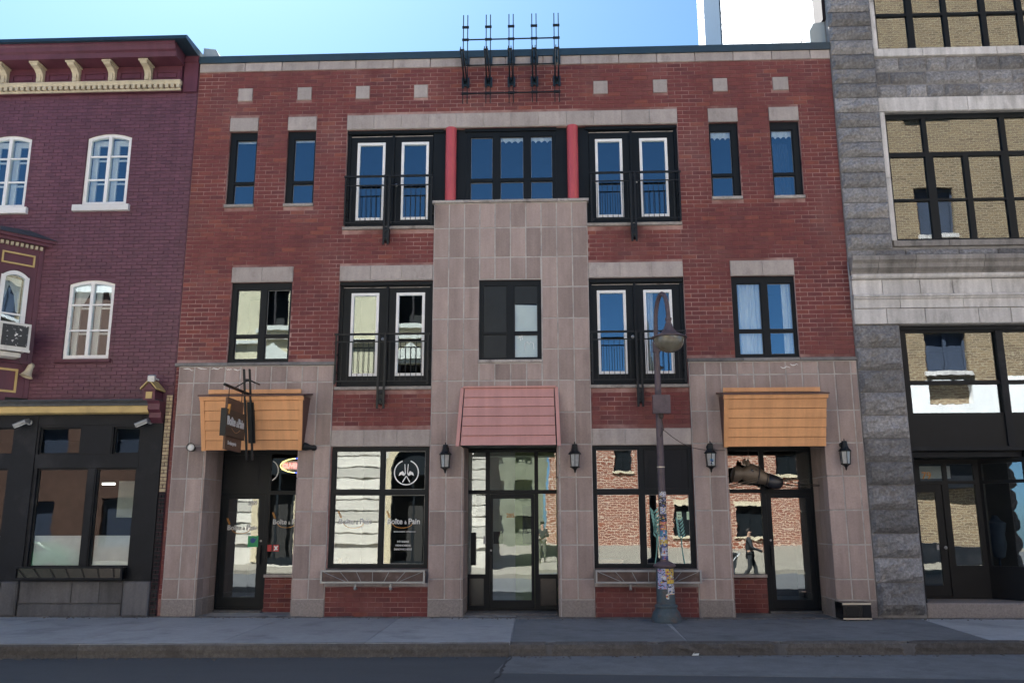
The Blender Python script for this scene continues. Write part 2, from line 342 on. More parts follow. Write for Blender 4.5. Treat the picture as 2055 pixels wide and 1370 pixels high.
    def mesh(s, name, mat, off=None, smooth=False):
        off = off or Vector((0, 0, 0))
        me = bpy.data.meshes.new(name)
        me.from_pydata([(a-off.x, b-off.y, c-off.z) for a, b, c in s.v], [], s.f)
        for mt in (mat if isinstance(mat, (list, tuple)) else [mat]): me.materials.append(MATS[mt])
        at = me.attributes.new('tint', 'FLOAT', 'FACE'); at.data.foreach_set('value', s.t)
        me.polygons.foreach_set('material_index', s.mi)
        if smooth: me.polygons.foreach_set('use_smooth', [True]*len(s.f))
        bm = bmesh.new(); bm.from_mesh(me)
        if smooth: bmesh.ops.remove_doubles(bm, verts=bm.verts, dist=1e-5)
        bmesh.ops.recalc_face_normals(bm, faces=bm.faces); bm.to_mesh(me); bm.free()
        if smooth:
            try: me.set_sharp_from_angle(angle=R(40))
            except Exception: pass
        return me
def tag(o, label=None, cat=None, group=None, kind=None):
    for k, v in (('label', label), ('category', cat), ('group', group), ('kind', kind)):
        if v: o[k] = v
    return o
def thing(name, loc, label, cat, group=None, kind=None):
    o = bpy.data.objects.new(name, None); COL.objects.link(o); o.location = loc; o.empty_display_size = .2
    ORG[o.name] = Vector(loc); return tag(o, label, cat, group, kind)
def copy_tree(o, parent=None):
    c = o.copy(); COL.objects.link(c); c.parent = parent
    for ch in list(o.children): copy_tree(ch, c)
    return c
def place(name, me, parent, loc, scale=(1, 1, 1)):
    o = bpy.data.objects.new(name, me); COL.objects.link(o); o.parent = parent
    o.location = Vector(loc) - org(parent); o.scale = scale; return o
def text(s, mat, parent, loc, size, rot=(90, 0, 0), align='LEFT', ext=.0015, sx=1.0, name='lettering'):
    cu = bpy.data.curves.new(name, 'FONT'); cu.body = s; cu.size = size; cu.align_x = align; cu.align_y = 'BOTTOM_BASELINE'
    cu.extrude = ext; cu.offset = size*.018; cu.resolution_u = 3; cu.materials.append(MATS[mat])
    tmp = bpy.data.objects.new(name, cu); COL.objects.link(tmp); bpy.context.view_layer.update()
    me = bpy.data.meshes.new_from_object(tmp.evaluated_get(bpy.context.evaluated_depsgraph_get())); bpy.data.objects.remove(tmp)
    if not me.materials: me.materials.append(MATS[mat])
    o = bpy.data.objects.new(name, me); COL.objects.link(o); o.parent = parent
    o.location = Vector(loc) - org(parent); o.rotation_euler = [R(a) for a in rot]; o.scale = (sx, 1, 1); return o
rnd = random.random
def uni(a, b): return a + (b-a)*random.random()

# pieces of masonry laid course by course round the openings; the ones that show largest become objects, the rest one joined part
def lay_bricks(parent, x0, x1, z0, z1, holes, L, H, joint, depth, mat, yf=0., near=None, limit=300, jit=.002, c=.004, name='brick', bond=.5):
    pieces = []; z = z0; k = 0
    while z < z1 - .02:
        zt = min(z+H, z1)
        ivs = [(x0, x1)]
        for h in holes:
            if h[2] < zt-.005 and h[3] > z+.005:
                new = []
                for a, b in ivs:
                    if h[1] <= a or h[0] >= b: new.append((a, b)); continue
                    if h[0] > a: new.append((a, h[0]))
                    if h[1] < b: new.append((h[1], b))
                ivs = new
        for a, b in ivs:
            s = math.floor((a - x0)/L - (k % 2)*bond)*L + x0 + (k % 2)*bond*L
            while s < b:
                p, q = max(a, s), min(b, s+L)
                if q - p > .035: pieces.append((p+joint/2, q-joint/2, z+joint/2, zt-joint/2))
                s += L
        z = zt; k += 1
    full = [p for p in pieces if p[1]-p[0] > L*.85 and abs((p[3]-p[2]) - (H-joint)) < .003]
    near = near or (lambda p: p[2])
    full.sort(key=near); chosen = set(full[:limit])
    variants = []
    for i in range(12):
        m = MB(); m.box(-(L-joint)/2, (L-joint)/2, 0, depth, -(H-joint)/2, (H-joint)/2, t=(i+.5)/12, c=c); variants.append(m.mesh(name, mat))
    rest = MB()
    for p in pieces:
        dy = uni(-jit, jit)
        if p in chosen: place(name, random.choice(variants), parent, ((p[0]+p[1])/2, yf+dy, (p[2]+p[3])/2))
        else: rest.box(p[0], p[1], yf+dy, yf+depth, p[2], p[3], t=rnd(), c=c)
    if rest.f: rest.build(name+'work', mat, parent, kind='stuff')
def panel(parent, x0, x1, z0, z1, yf, depth, mat, name='stone_panel', gap=.0135, c=.007, jit=.0015, t=None):
    m = MB(); d = uni(-jit, jit); m.box(x0+gap, x1-gap, yf+d, yf+depth, z0+gap, z1-gap, t=rnd() if t is None else t, c=c)
    return m.build(name, mat, parent)
def rough_block(parent, x0, x1, z0, z1, yf, depth, mat, name='granite_block', bulge=.09, gap=.012, n=None, seedo=0., amp=.085):
    x0 += gap; x1 -= gap; z0 += gap; z1 -= gap
    nx = n or max(5, min(18, int((x1-x0)/.055))); nz = max(5, min(9, int((z1-z0)/.05)))
    m = MB(); t = rnd(); g = []
    for j in range(nz+1):
        row = []
        for i in range(nx+1):
            a, b = i/nx, j/nz; x = x0+(x1-x0)*a; z = z0+(z1-z0)*b
            e = min(min(a, 1-a)*(x1-x0), min(b, 1-b)*(z1-z0)); w = min(1, e/.06)
            nn = noise.noise(Vector((x*4.1+seedo, z*5.3, seedo*1.7))) + .6*noise.noise(Vector((x*11+seedo, z*13, 3.1)))
            rb = .30 + .16*noise.noise(Vector((x*5.7+seedo, 9.1, seedo)))      # the face breaks forward low down and is undercut beneath
            pr = b/rb if b < rb else 1-.62*(b-rb)/(1-rb)
            row.append(m.p((x, yf - w*(bulge*(.25+pr) + amp*nn*.8), z)))
        g.append(row)
    for j in range(nz):
        for i in range(nx): m.face((g[j][i], g[j][i+1], g[j+1][i+1], g[j+1][i]), t)
    b0 = [m.p(q) for q in ((x0, yf+depth, z0), (x1, yf+depth, z0), (x1, yf+depth, z1), (x0, yf+depth, z1))]
    m.face([b0[0], b0[1]] + g[0][::-1], t); m.face([b0[2], b0[3]] + g[nz], t)
    m.face([b0[3], b0[0]] + [g[j][0] for j in range(nz+1)], t); m.face([b0[1], b0[2]] + [g[j][nx] for j in range(nz, -1, -1)], t); m.face(b0[::-1], t)
    return m.build(name, mat, parent)
def pane(parent, x0, x1, z0, z1, y, mat='glass', tilt=.0035, M=None):
    m = MB(M); a, b = uni(-tilt, tilt), uni(-tilt, tilt); cx, cz = (x0+x1)/2, (z0+z1)/2
    def q(x, y_, z): return (x, y_ + a*(x-cx) + b*(z-cz), z)
    i = [m.p(q(*c)) for c in ((x0,y,z0),(x1,y,z0),(x1,y+.006,z0),(x0,y+.006,z0),(x0,y,z1),(x1,y,z1),(x1,y+.006,z1),(x0,y+.006,z1))]
    for f in ((0,3,2,1),(4,5,6,7),(0,1,5,4),(1,2,6,5),(2,3,7,6),(3,0,4,7)): m.face([i[k] for k in f])
    return m.build('pane', mat, parent)
def drape(parent, x0, x1, z0, z1, y, mat='curtain', folds=7, amp=.035, hem=0., name='curtain', thick=.006):
    m = MB(); n = folds*8; top = []; bot = []
    for i in range(n+1):
        u = i/n; x = x0+(x1-x0)*u; yy = y + amp*math.sin(u*folds*2*math.pi + .7*math.sin(u*9)) ; zb = z0 + hem*abs(math.sin(u*folds*math.pi))
        top.append((x, yy*.35+y*.65, z1)); bot.append((x, yy, zb))
    for side in (0, thick):
        ti = [m.p((a, b+side, c)) for a, b, c in top]; bi = [m.p((a, b+side, c)) for a, b, c in bot]
        for i in range(n): m.face((ti[i], ti[i+1], bi[i+1], bi[i]) if side else (bi[i], bi[i+1], ti[i+1], ti[i]))
    return m.build(name, mat, parent, smooth=True)
def window(parent, x0, x1, z0, z1, y, cols, rows, depth=.09, mat='dark_metal', glass='glass', label=None, sash=.018, name='window'):
    """frame filling x0..x1, z0..z1 with a pane in every cols x rows cell; each pane sits in a small sash bead"""
    holes = [(a, b, c, d) for a, b in cols for c, d in rows]
    m = MB(); m.plate(x0, x1, z0, z1, holes, y, y+depth)
    f = m.build(name, mat, parent, label=label)
    if sash:
        s = MB()
        for a, b, c, d in holes: s.plate(a+.0005, b-.0005, c+.0005, d-.0005, [(a+sash, b-sash, c+sash, d-sash)], y+.022, y+.07)
        s.build('sash', mat, f)
        s = MB()
        for a, b, c, d in holes: s.plate(a+sash, b-sash, c+sash, d-sash, [(a+sash+.007, b-sash-.007, c+sash+.007, d-sash-.007)], y+.0435, y+.0445)
        s.build('spacer', 'steel_grey', f)
    for a, b, c, d in holes: pane(f, a+sash*.6, b-sash*.6, c+sash*.6, d-sash*.6, y+.045, glass)
    return f

# ================================================================== THE SETTING
KX0, KX1 = -16.0, 16.0
def kerb_y(x): return -3.56 + .050*x                       # the kerb line runs a little askew to the facades
rd = MB(); rd.box(-90, 90, -15.0, -2.2, -.6, -.20); rd.build('road', 'asphalt', kind='structure')
rp = MB()                                                   # newer strip of asphalt along the right-hand gutter, and the tarred joint
rp.prism([(-.58, kerb_y(-.58)-.02), (16, kerb_y(16)-.02), (16, -5.9), (-.75, -5.1)], -.24, -.196, axis='z')
road = bpy.data.objects['road']
rp.build('asphalt_patch', 'asphalt_walk', road)
ct = MB(); px = -.56; prev = None
for i in range(26):
    y = kerb_y(-.56) - .03 - i*.16; x = -.56 - .012*i + uni(-.03, .03); w = uni(.008, .03)
    if prev: ct.prism([(prev[0]-prev[2], prev[1]), (prev[0]+prev[2], prev[1]), (x+w, y), (x-w, y)], -.21, -.192, axis='z')
    prev = (x, y, w)
ct.build('crack', 'crack_tar', road)
sw = MB(); sw.prism([(-40, kerb_y(-40)+.30), (40, kerb_y(40)+.30), (40, 1.6), (-40, 1.6)], -.5, -.012, axis='z')
walk = sw.build('sidewalk', 'concrete_slab', kind='structure')
def slab(pts, mat, name, z=0., tt=None):
    m = MB(); m.prism(pts, -.05, z, axis='z', t=rnd() if tt is None else tt); return m.build(name, mat, walk)
jx = [-14.6, -12.2, -9.8, -7.46, -5.16, -2.86, -.585]
for a, b in zip(jx, jx[1:]):
    slab([(a+.006, kerb_y(a)+.035), (b-.006, kerb_y(b)+.035), (b-.006-.06, 1.0), (a+.006-.06, 1.0)], 'concrete_slab', 'concrete_slab')
for a, b in ((-.575, 2.18), (2.195, 6.95)):
    slab([(a, kerb_y(a)+.11), (b, kerb_y(b)+.11), (b+.26*(b > 3), 1.0), (a-.06+.2*(a > 1), 1.0)], 'asphalt_walk', 'asphalt_panel', -.004)
slab([(6.96, kerb_y(6.96)+.11), (14, kerb_y(14)+.11), (14, 1.0), (7.22, 1.0)], 'concrete_slab', 'concrete_slab')
# wide darker seam where the pavement meets the buildings: built up mortar fillet
fl = MB()
for i in range(120):
    x = -12 + i*.19; fl.box(x, x+.19, -.10-uni(0, .05), -.012, -.03, .012+uni(0, .012), t=rnd())
fl.build('mortar_fillet', 'base_concrete', walk, kind='stuff')
kj = [-16, -11.4, -7.25, -.60, -.02, 1.70, 3.62, 5.62, 7.55, 9.6, 12.2, 16]
kb = thing('kerb', (0, -3.56, -.2), None, None, kind='structure')
for n, (a, b) in enumerate(zip(kj, kj[1:])):
    m = MB(); L = b-a; nx = max(4, int(L/.14)); t = rnd(); prev = None; gp = .008 if n < 3 else .02
    old = a > -.3                                           # split granite kerbs on the right, a cast kerb on the left
    for i in range(nx+1):
        x = a+gp + (L-2*gp)*i/nx; yk = kerb_y(x); e = min(i, nx-i)/nx*L
        rd_ = .03*(1-min(1, e/.08)) if old else 0
        k1 = noise.noise(Vector((x*3.1, 0, 7)))*(.022 if old else .012); k2 = noise.noise(Vector((x*5.3, 4, 2)))*(.028 if old else .014)
        sec = [(yk+.155, -.35), (yk+.155, -.002-rd_*.4), (yk+.05+k1*.3, .002-rd_*.6+k1*.3), (yk-.005+k1+rd_, -.028-rd_+k2*.5),
               (yk-.018+k2+rd_, -.09), (yk-.012+k1+rd_, -.15+k2*.2), (yk-.02+rd_, -.215), (yk-.02+rd_, -.35)]
        ring = [m.p((x, q[0], q[1])) for q in sec]
        if prev:
            for k in range(len(ring)-1): m.face((prev[k], prev[k+1], ring[k+1], ring[k]), t)
        else: m.face(ring, t)
        prev = ring
    m.face(prev[::-1], t)
    m.build('kerb_stone', 'kerb_stone', kb)
ks = MB(); ks.prism([(KX0, kerb_y(KX0)-.0), (KX1, kerb_y(KX1)-.0), (KX1, kerb_y(KX1)+.29), (KX0, kerb_y(KX0)+.29)], -.4, -.035, axis='z'); ks.build('kerb_bed', 'base_concrete', kb)
gt = MB()
for i in range(420):
    x = uni(-10, 9); a_ = rnd(); q = uni(.006, .022)
    if a_ < .6: y, z = kerb_y(x)-.03-abs(random.gauss(0, .10)), -.198
    else: y, z = -.08-abs(random.gauss(0, .12)), .003
    gt.box(x-q, x+q*uni(.4, 1.2), y-q*.7, y+q*.7, z-.004, z+q*uni(.3, .9), t=rnd())
gt.build('gutter_grit', 'kerb_stone', kind='stuff')
# litter: one small scrap against the kerb
lt = MB(); lt.poly(((2.22, -3.50, -.19), (2.32, -3.52, -.185), (2.34, -3.47, -.16), (2.25, -3.46, -.17))); lt.poly(((2.22, -3.50, -.189), (2.25, -3.46, -.168), (2.27, -3.51, -.14), (2.24, -3.53, -.15)))
tag(lt.build('paper_scrap', 'white_print'), 'small crumpled white paper scrap lying against the kerb', 'litter')

# ================================================================== MAIN BRICK BUILDING
B = thing('brick_building', (-.7, 0, 0), 'three storey red brick building with pink stone panels and french balconies', 'building')
XL, XR = -7.795, 6.372
Y_ST = -.04                                               # face of the stone panels
open_ = dict(nw1=(-6.995, -6.365, 8.655, 10.385), nw2=(-5.685, -5.045, 8.655, 10.385), nw3=(3.625, 4.26, 8.655, 10.385), nw4=(4.945, 5.585, 8.655, 10.385),
             band=(-4.35, 2.945, 8.655, 10.37), f3L=(-4.35, -2.372, 8.09, 8.66), f3R=(.935, 2.945, 8.09, 8.66),
             w2L=(-6.725, -5.41, 5.14, 6.885), w2R=(3.925, 5.245, 5.14, 6.885), cw2=(-1.385, -.07, 5.135, 6.865),
             f2L=(-4.385, -2.375, 4.595, 6.885), f2R=(.93, 2.935, 4.595, 6.885),
             gL=(-4.405, -2.385, .93, 3.355), gR=(.925, 2.95, .93, 3.355),
             bL=(-7.05, -5.07, -.1, 3.37), bC=(-1.708, .255, -.1, 3.37), bR=(3.615, 5.64, -.1, 3.37))
O = list(open_.values())
core = MB(); core.plate(XL, XR, -.2, 12.02, O, .010, .26); core.build('wall', 'red_mortar', B)
shell = MB()
for a, b in ((XL, XL+.2), (XR-.2, XR)): shell.box(a, b, .262, 8, -.2, 12.0)
shell.box(XL, XR, 8.0, 8.2, -.2, 12.0); shell.box(XL, XR, .51, 8.2, 12.002, 12.09)
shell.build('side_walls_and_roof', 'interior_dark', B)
inn = MB()
for z in (3.45, 7.45): inn.box(XL+.21, XR-.21, 1.10 if z < 4 else .27, 7.99, z, z+.25)
inn.box(XL+.21, XR-.21, 4.6, 4.75, -.2, 3.44); inn.box(XL+.21, XR-.21, 3.6, 3.75, 3.71, 7.44); inn.box(XL+.21, XR-.21, 3.2, 3.3, 7.71, 11.99)
for x in (-4.8, -2.05, .6, 3.25): inn.box(x, x+.1, .3 if -3 < x < 2 else 1.1, 4.59, .05, 3.44); inn.box(x, x+.1, .3, 3.59, 3.71, 7.44); inn.box(x, x+.1, .3, 3.19, 7.71, 11.99)
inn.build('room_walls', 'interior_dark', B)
fl2 = MB(); fl2.box(XL+.21, XR-.21, 1.06, 4.59, -.1, .045); fl2.box(-4.7, -2.06, .27, 1.05, -.1, .045); fl2.box(.71, 3.24, .27, 1.05, -.1, .045)
fl2.build('shop_floor', 'interior_floor', B)

brick_holes = O + [(-7.0, -6.36, 8.585, 8.66), (-5.69, -5.04, 8.585, 8.66), (3.62, 4.265, 8.585, 8.66), (4.94, 5.59, 8.585, 8.66),
    (-7.0, -6.36, 10.38, 10.705), (-5.69, -5.04, 10.38, 10.705), (3.62, 4.265, 10.38, 10.705), (4.94, 5.585, 10.38, 10.705),
    (-4.355, 2.95, 10.36, 10.71), (-4.37, -2.37, 8.02, 8.1), (.93, 2.96, 8.02, 8.1), (-2.372, .935, -1, 8.66), (XL-1, -4.425, -1, 5.125), (2.95, XR+1, -1, 5.125),
    (-6.73, -5.405, 6.88, 7.218), (3.92, 5.25, 6.88, 7.218), (-4.385, -2.375, 6.88, 7.218), (.932, 2.925, 6.88, 7.218),
    (-4.44, -2.37, 4.525, 4.6), (.925, 2.95, 4.525, 4.6), (-4.43, -2.37, .58, 3.695), (.925, 2.955, .58, 3.695)]
SQ = [(-6.865, -6.53), (-5.515, -5.185), (-4.19, -3.87), (-2.875, -2.56), (1.125, 1.455), (2.445, 2.765), (3.76, 4.09), (5.07, 5.42)]
brick_holes += [(a, b, 11.10, 11.435) for a, b in SQ]
lay_bricks(B, XL, XR, 0.0, 11.84, brick_holes, .302, .0945, .0145, .016, 'red_brick', near=lambda p: p[2]+abs((p[0]+p[1])/2+.7)*.05)
# coping stones under the metal cap, and the cap
x = XL+.004; ws = [1.05] + [.845]*15 + [1.2]
while x < XR - .01:
    w = ws.pop(0) if ws else .84; q = min(x+w, XR); panel(B, x, q, 11.84, 12.06, -.022, .04, 'lintel_stone', 'coping_stone', gap=.006); x = q
cap = MB(); cap.prism([(-.06, 12.05), (-.075, 12.205), (.5, 12.15), (.5, 12.10), (-.03, 12.10), (-.03, 12.05)], XL, XR); cap.build('roof_cap', 'roof_metal', B)
gb = MB(); gb.prism([(XL+.01, 12.23), (-7.36, 12.23), (-7.50, 12.48), (XL+.01, 12.52)], .10, .45, axis='y'); gb.build('flashing', 'grey_flashing', B)
for a, b in SQ: panel(B, a, b, 11.105, 11.43, -.022, .035, 'lintel_stone', 'square_stone', gap=.008)
for a, b in ((-7.0, -6.36), (-5.69, -5.04), (3.62, 4.265), (4.94, 5.585)):
    panel(B, a, b, 10.382, 10.705, -.028, .06, 'lintel_stone', 'lintel', gap=.004)
    panel(B, a-.005, b+.005, 8.588, 8.655, -.05, .10, 'sill_stone', 'sill', gap=.001)
def lintels(x0, x1, z0, z1, n):
    for i in range(n): panel(B, x0+(x1-x0)*i/n, x0+(x1-x0)*(i+1)/n, z0, z1, -.028, .06, 'lintel_stone', 'lintel', gap=.005)
lintels(-4.355, 2.95, 10.372, 10.708, 12); lintels(-6.73, -5.405, 6.888, 7.216, 2); lintels(3.92, 5.25, 6.888, 7.216, 2)
lintels(-4.385, -2.378, 6.888, 7.216, 3); lintels(.94, 2.925, 6.888, 7.216, 3)
lintels(-4.425, -2.378, 3.36, 3.69, 3); lintels(.94, 2.95, 3.36, 3.69, 3)
for a, b, c, d in ((-4.355, 2.95, 10.37, 10.71), (-6.73, -5.4, 6.886, 7.218), (3.92, 5.25, 6.886, 7.218), (-4.385, -2.376, 6.886, 7.218), (.935, 2.925, 6.886, 7.218), (-4.425, -2.376, 3.357, 3.693), (.935, 2.95, 3.357, 3.693)):
    bk = MB(); bk.box(a, b, -.014, .009, c, d); bk.build('lintel_joint', 'stone_joint', B)
# --- stone panels
def cols(a, b, n): return [(a+(b-a)*i/n, a+(b-a)*(i+1)/n) for i in range(n)]
ROWS = [.341, .731, 1.386, 2.051, 2.717, 3.378, 4.035, 4.70]
backs = []
def tiles(cx, rows, skip=()):
    for a, b in cx:
        for c, d in zip(rows, rows[1:]):
            ivs = [(a, b, c, d)]
            for h in skip:
                nx_ = []
                for (p, q, r, s_) in ivs:
                    if h[0] >= q-.02 or h[1] <= p+.02 or h[2] >= s_-.02 or h[3] <= r+.02: nx_.append((p, q, r, s_)); continue
                    if h[0] > p+.03: nx_.append((p, h[0], r, s_))
                    if h[1] < q-.03: nx_.append((h[1], q, r, s_))
                    pm, qm = max(p, h[0]), min(q, h[1])
                    if h[2] > r+.03: nx_.append((pm, qm, r, h[2]))
                    if h[3] < s_-.03: nx_.append((pm, qm, h[3], s_))
                ivs = nx_
            for p, q, r, s_ in ivs: panel(B, p, q, r, s_, Y_ST, .035, 'stone_panel')
CC = cols(-2.368, .932, 10)
tiles(CC, [4.70, 5.357, 6.017, 6.696, 7.36, 8.022, 8.585], [(-1.385, -.07, 5.06, 6.87)])
LC, RC = cols(-7.712, -4.43, 10), cols(2.955, 6.235, 10) + [(6.235, 6.365)]
tiles(LC, [4.70, 5.05]); tiles(RC, [4.78, 5.05])
tiles(CC, [4.035, 4.70], ); tiles(CC[2:8], [3.385, 4.035])
tiles(LC, [4.035, 4.70]); tiles(RC, [4.035, 4.78]); tiles(LC[2:8], [3.385, 4.035]); tiles(RC[2:8], [3.385, 4.035])
PIL = [LC[:2], LC[8:], CC[:2], CC[8:], RC[:2], RC[8:]]
for pc in PIL:
    tiles(pc, ROWS[:-1])
    if pc is RC[8:]: panel(B, pc[0][0], pc[-1][1], .0, .341, Y_ST-.006, .04, 'plinth_granite', 'plinth_stone', gap=.006)
    else: panel(B, pc[0][0], pc[-1][1], .0, .341, Y_ST-.006, .04, 'plinth_granite', 'plinth_stone', gap=.006)
jb = MB(); st_holes = [open_['bL'], open_['bC'], open_['bR'], open_['cw2']]
for q in ((-7.712, -4.43, 5.06), (2.955, 6.365, 5.06), (-2.368, .932, 8.59)):
    jb = MB(); jb.plate(q[0], q[1], .0, q[2], st_holes, -.031, .009); jb.build('panel_joint', 'stone_joint', B)
# jambs of the three recessed bays
def jamb(xw, side):                                        # side +1: face looks towards +x
    for j, (c, d) in enumerate(zip([.0]+ROWS[:-1], ROWS[:-1])):
        for a, b in ((-.028, .30), (.30, .63), (.63, .955)):
            m = MB(); x0 = xw; x1 = xw + side*.035
            m.box(min(x0, x1), max(x0, x1), a+.008, b-.008, c+.011, min(d, 3.36)-.011, t=rnd()); m.build('stone_panel' if j else 'plinth_stone', 'stone_panel' if j else 'plinth_granite', B)
    m = MB(); m.box(min(xw-.03*side, xw+.022*side), max(xw-.03*side, xw+.022*side), -.005, 1.0, -.1, 3.365); m.build('panel_joint', 'stone_joint', B)
jamb(-7.05-.0, 1); jamb(-5.07, -1); jamb(-1.708, 1); jamb(.255, -1); jamb(3.615, 1); jamb(5.64, -1)
for k in ('bL', 'bC', 'bR'): a, b, _, _ = open_[k]; sof = MB(); sof.box(a-.05, b+.05, .0, 1.05, 3.372, 3.42); sof.build('bay_ceiling', 'dark_metal', B)
# ledges over the side bays, parapet coping over the middle
for a, b in ((XL+.0, -4.40), (2.93, XR)):
    n = 3; 
    for i in range(n): panel(B, a+(b-a)*i/n, a+(b-a)*(i+1)/n, 5.055, 5.125, -.085, .14, 'grey_ledge', 'ledge_stone', gap=.002)
for i in range(5): panel(B, -2.41+3.385*i/5, -2.41+3.385*(i+1)/5, 8.588, 8.652, -.085, .16, 'sill_stone', 'coping_stone', gap=.002)
panel(B, -1.395, -.06, 5.075, 5.135, -.075, .12, 'sill_stone', 'sill', gap=.001)
for x0, z0, w in ((-7.62, 4.99, .22), (-7.32, 5.0, .2), (-7.02, 5.01, .24), (-6.70, 4.985, .12), (-6.55, 4.98, .16), (5.02, 4.98, .16), (4.82, 4.93, .2)):
    m = MB(); m.tube([(x0+w*k/5, Y_ST-.003, z0+uni(-.025, .02)) for k in range(6)], [.004, .010, .012, .008, .006, .003], 5); m.build('chalk_mark', 'white_print', B)
# the brick reveal strip left of the panels
lay_bricks(B, XL, -7.716, 0.341, 5.05, [], .302, .0945, .0145, .016, 'red_brick', limit=0)
# --- windows
def narrow(k, mirror=False):
    a, b, c, d = open_[k]; l, r = (.03, .14) if mirror else (.14, .03)
    f = window(B, a+.002, b-.002, c+.002, d-.002, .07, [(a+l, b-r)], [(c+.005, 9.15), (9.205, 10.21)])
    return f, a+l, b-r
for k, mi in (('nw1', 0), ('nw2', 0), ('nw3', 1), ('nw4', 1)):
    f, a, b = narrow(k, mi)
    if mi: drape(f, a, b, 10.03, 10.2, .155, 'lace', folds=4, amp=.01, hem=.05, name='valance')
    else:
        m = MB(); m.box(a, b, .155, .17, 10.16, 10.21); m.build('blind', 'lace', f)
nf = [o for o in B.children if o.name.startswith('window')][-1]
drape(nf, 4.98, 5.44, 8.7, 10.03, .40, 'denim', folds=6, amp=.03)
f = window(B, -6.723, -5.412, 5.142, 6.883, .065, [(-6.615, -6.095), (-5.965, -5.45)], [(5.21, 5.69), (5.74, 6.745)])
f = window(B, 3.927, 5.243, 5.142, 6.883, .065, [(4.035, 4.545), (4.675, 5.19)], [(5.21, 5.69), (5.74, 6.745)])
drape(f, 4.04, 4.56, 5.15, 6.8, .20, 'curtain', folds=5, amp=.04); drape(f, 5.0, 5.2, 5.15, 6.8, .20, 'curtain', folds=2, amp=.03)
f = window(B, -1.383, -.072, 5.137, 6.863, .03, [(-1.305, -.795), (-.65, -.14)], [(5.185, 5.69), (5.74, 6.75)], label='middle window with a white board behind its right half')
for ch in [c for c in f.children if c.name.startswith('pane')]:
    ch.data.materials[0] = MATS['clear_glass']
for a, b, c, d in ((-1.29, -.81, 5.70, 6.735), (-1.29, -.81, 5.2, 5.675), (-.636, -.154, 6.35, 6.735)):
    m = MB(); m.box(a, b, .048, .052, c, d); m.build('insect_screen', 'insect_screen', f)
m = MB(); m.prism([(-.66, 5.15), (-.13, 5.15), (-.13, 6.32), (-.66, 6.34)], .09, .11, axis='y'); m.build('board', 'board', f)
g = MB(); gy = .018
g.tube([(-.575, gy+.05, 5.62), (-.49, gy+.05, 5.64)], .008, 5); g.tube([(-.53, gy+.05, 5.66), (-.51, gy+.05, 5.56)], .008, 5); g.tube([(-.485, gy+.05, 5.68), (-.475, gy+.05, 5.58)], .008, 5)
g.tube([(-.42, gy+.05, 5.36), (-.42, gy+.05, 5.50), (-.37, gy+.05, 5.535), (-.335, gy+.05, 5.48), (-.30, gy+.05, 5.53), (-.245, gy+.05, 5.50), (-.235, gy+.05, 5.38)], .009, 5)
g.build('painted_scrawl', 'white_print', f)
# dark metal surround of the third floor band, red columns, middle window
sur = MB(); sur.plate(-4.348, 2.943, 8.657, 10.368, [(-4.28, -2.43, 8, 10.29), (1.0, 2.88, 8, 10.29), (-1.70, .28, 8.657, 10.30)], .10, .2); sur.build('metal_surround', 'dark_metal', B)
for a, b, c, d in ((-4.348, -2.374, -4.28, -2.43), (.937, 2.943, 1.0, 2.88)): sur = MB(); sur.plate(a, b, 8.092, 8.656, [(c, d, 8.16, 9)], .10, .2); sur.build('metal_surround', 'dark_metal', B)
for a, b in ((-4.348, -2.2), (.937, 2.943), (-1.72, .3)): hd = MB(); hd.box(a, b, .05, .099, 10.30, 10.368); hd.build('head_flashing', 'dark_metal', B)
for xc in (-2.03, .648):
    m = MB(); m.lathe((xc, .045, 0), [(.122, 8.653), (.122, 10.371)], 28); m.build('round_column', 'red_column', B, smooth=True)
f = window(B, -1.698, .278, 8.657, 10.298, .095, [(-1.61, -1.10), (-.955, -.42), (-.285, .215)], [(8.70, 9.135), (9.195, 10.19)])
drape(f, -.96, -.42, 10.06, 10.19, .18, 'lace', folds=4, amp=.012, hem=.05, name='valance'); drape(f, -.29, .22, 10.06, 10.19, .18, 'lace', folds=4, amp=.012, hem=.05, name='valance')
# --- french doors and their railings
def french(x0, x1, z0, z1, ga, gb_, zg0, zg1, xm, surround=True, y=.10, curt=None):
    if surround:
        m = MB(); m.plate(x0, x1, z0, z1, [(x0+.07, x1-.07, z0+.06, z1-.09)], y, y+.1); m.box(x0, x1, y-.05, y-.001, z1-.08, z1); m.build('door_frame', 'dark_metal', B)
    m = MB(); m.box(xm-.026, xm+.026, y-.012, y+.09, z0+.061, z1-.091); m.build('door_post', 'dark_metal', B)
    for n, ((a, b), (p, q)) in enumerate((((x0+.072, xm-.028), ga), ((xm+.028, x1-.072), gb_))):
        m = MB(); m.plate(a, b, z0+.062, z1-.125, [(p, q, zg0, zg1)], y+.03, y+.075); d = m.build('french_door', 'dark_metal', B)
        m = MB(); m.box(a, b, y+.02, y+.07, z1-.123, z1-.108); m.build('weather_strip', 'sill_stone', d)
        m = MB(); m.plate(p+.001, q-.001, zg0+.001, zg1-.001, [(p+.058, q-.058, zg0+.058, zg1-.058)], y+.008, y+.075); m.build('glazing_frame', 'white_paint', d)
        pane(d, p+.05, q-.05, zg0+.05, zg1-.05, y+.045)
        if n == 0:
            m = MB(); m.lathe((xm-.07 if surround else xm+.09, y+.03, (zg0+zg1)/2-.12), [(.012, 0), (.012, -.03), (.034, -.045), (.034, -.07), (.012, -.085), (0, -.086)], 14, axis='y'); m.build('knob', 'steel_grey', d, smooth=True)
        if curt and curt[0] == n: drape(d, p+curt[1], p+curt[2], zg0-.1, zg1, y+.2, 'curtain', folds=4, amp=.03)
    panel(B, x0-.02, x1+.005, z0-.068, z0-.002, -.06, .15, 'sill_stone', 'sill', gap=.001)
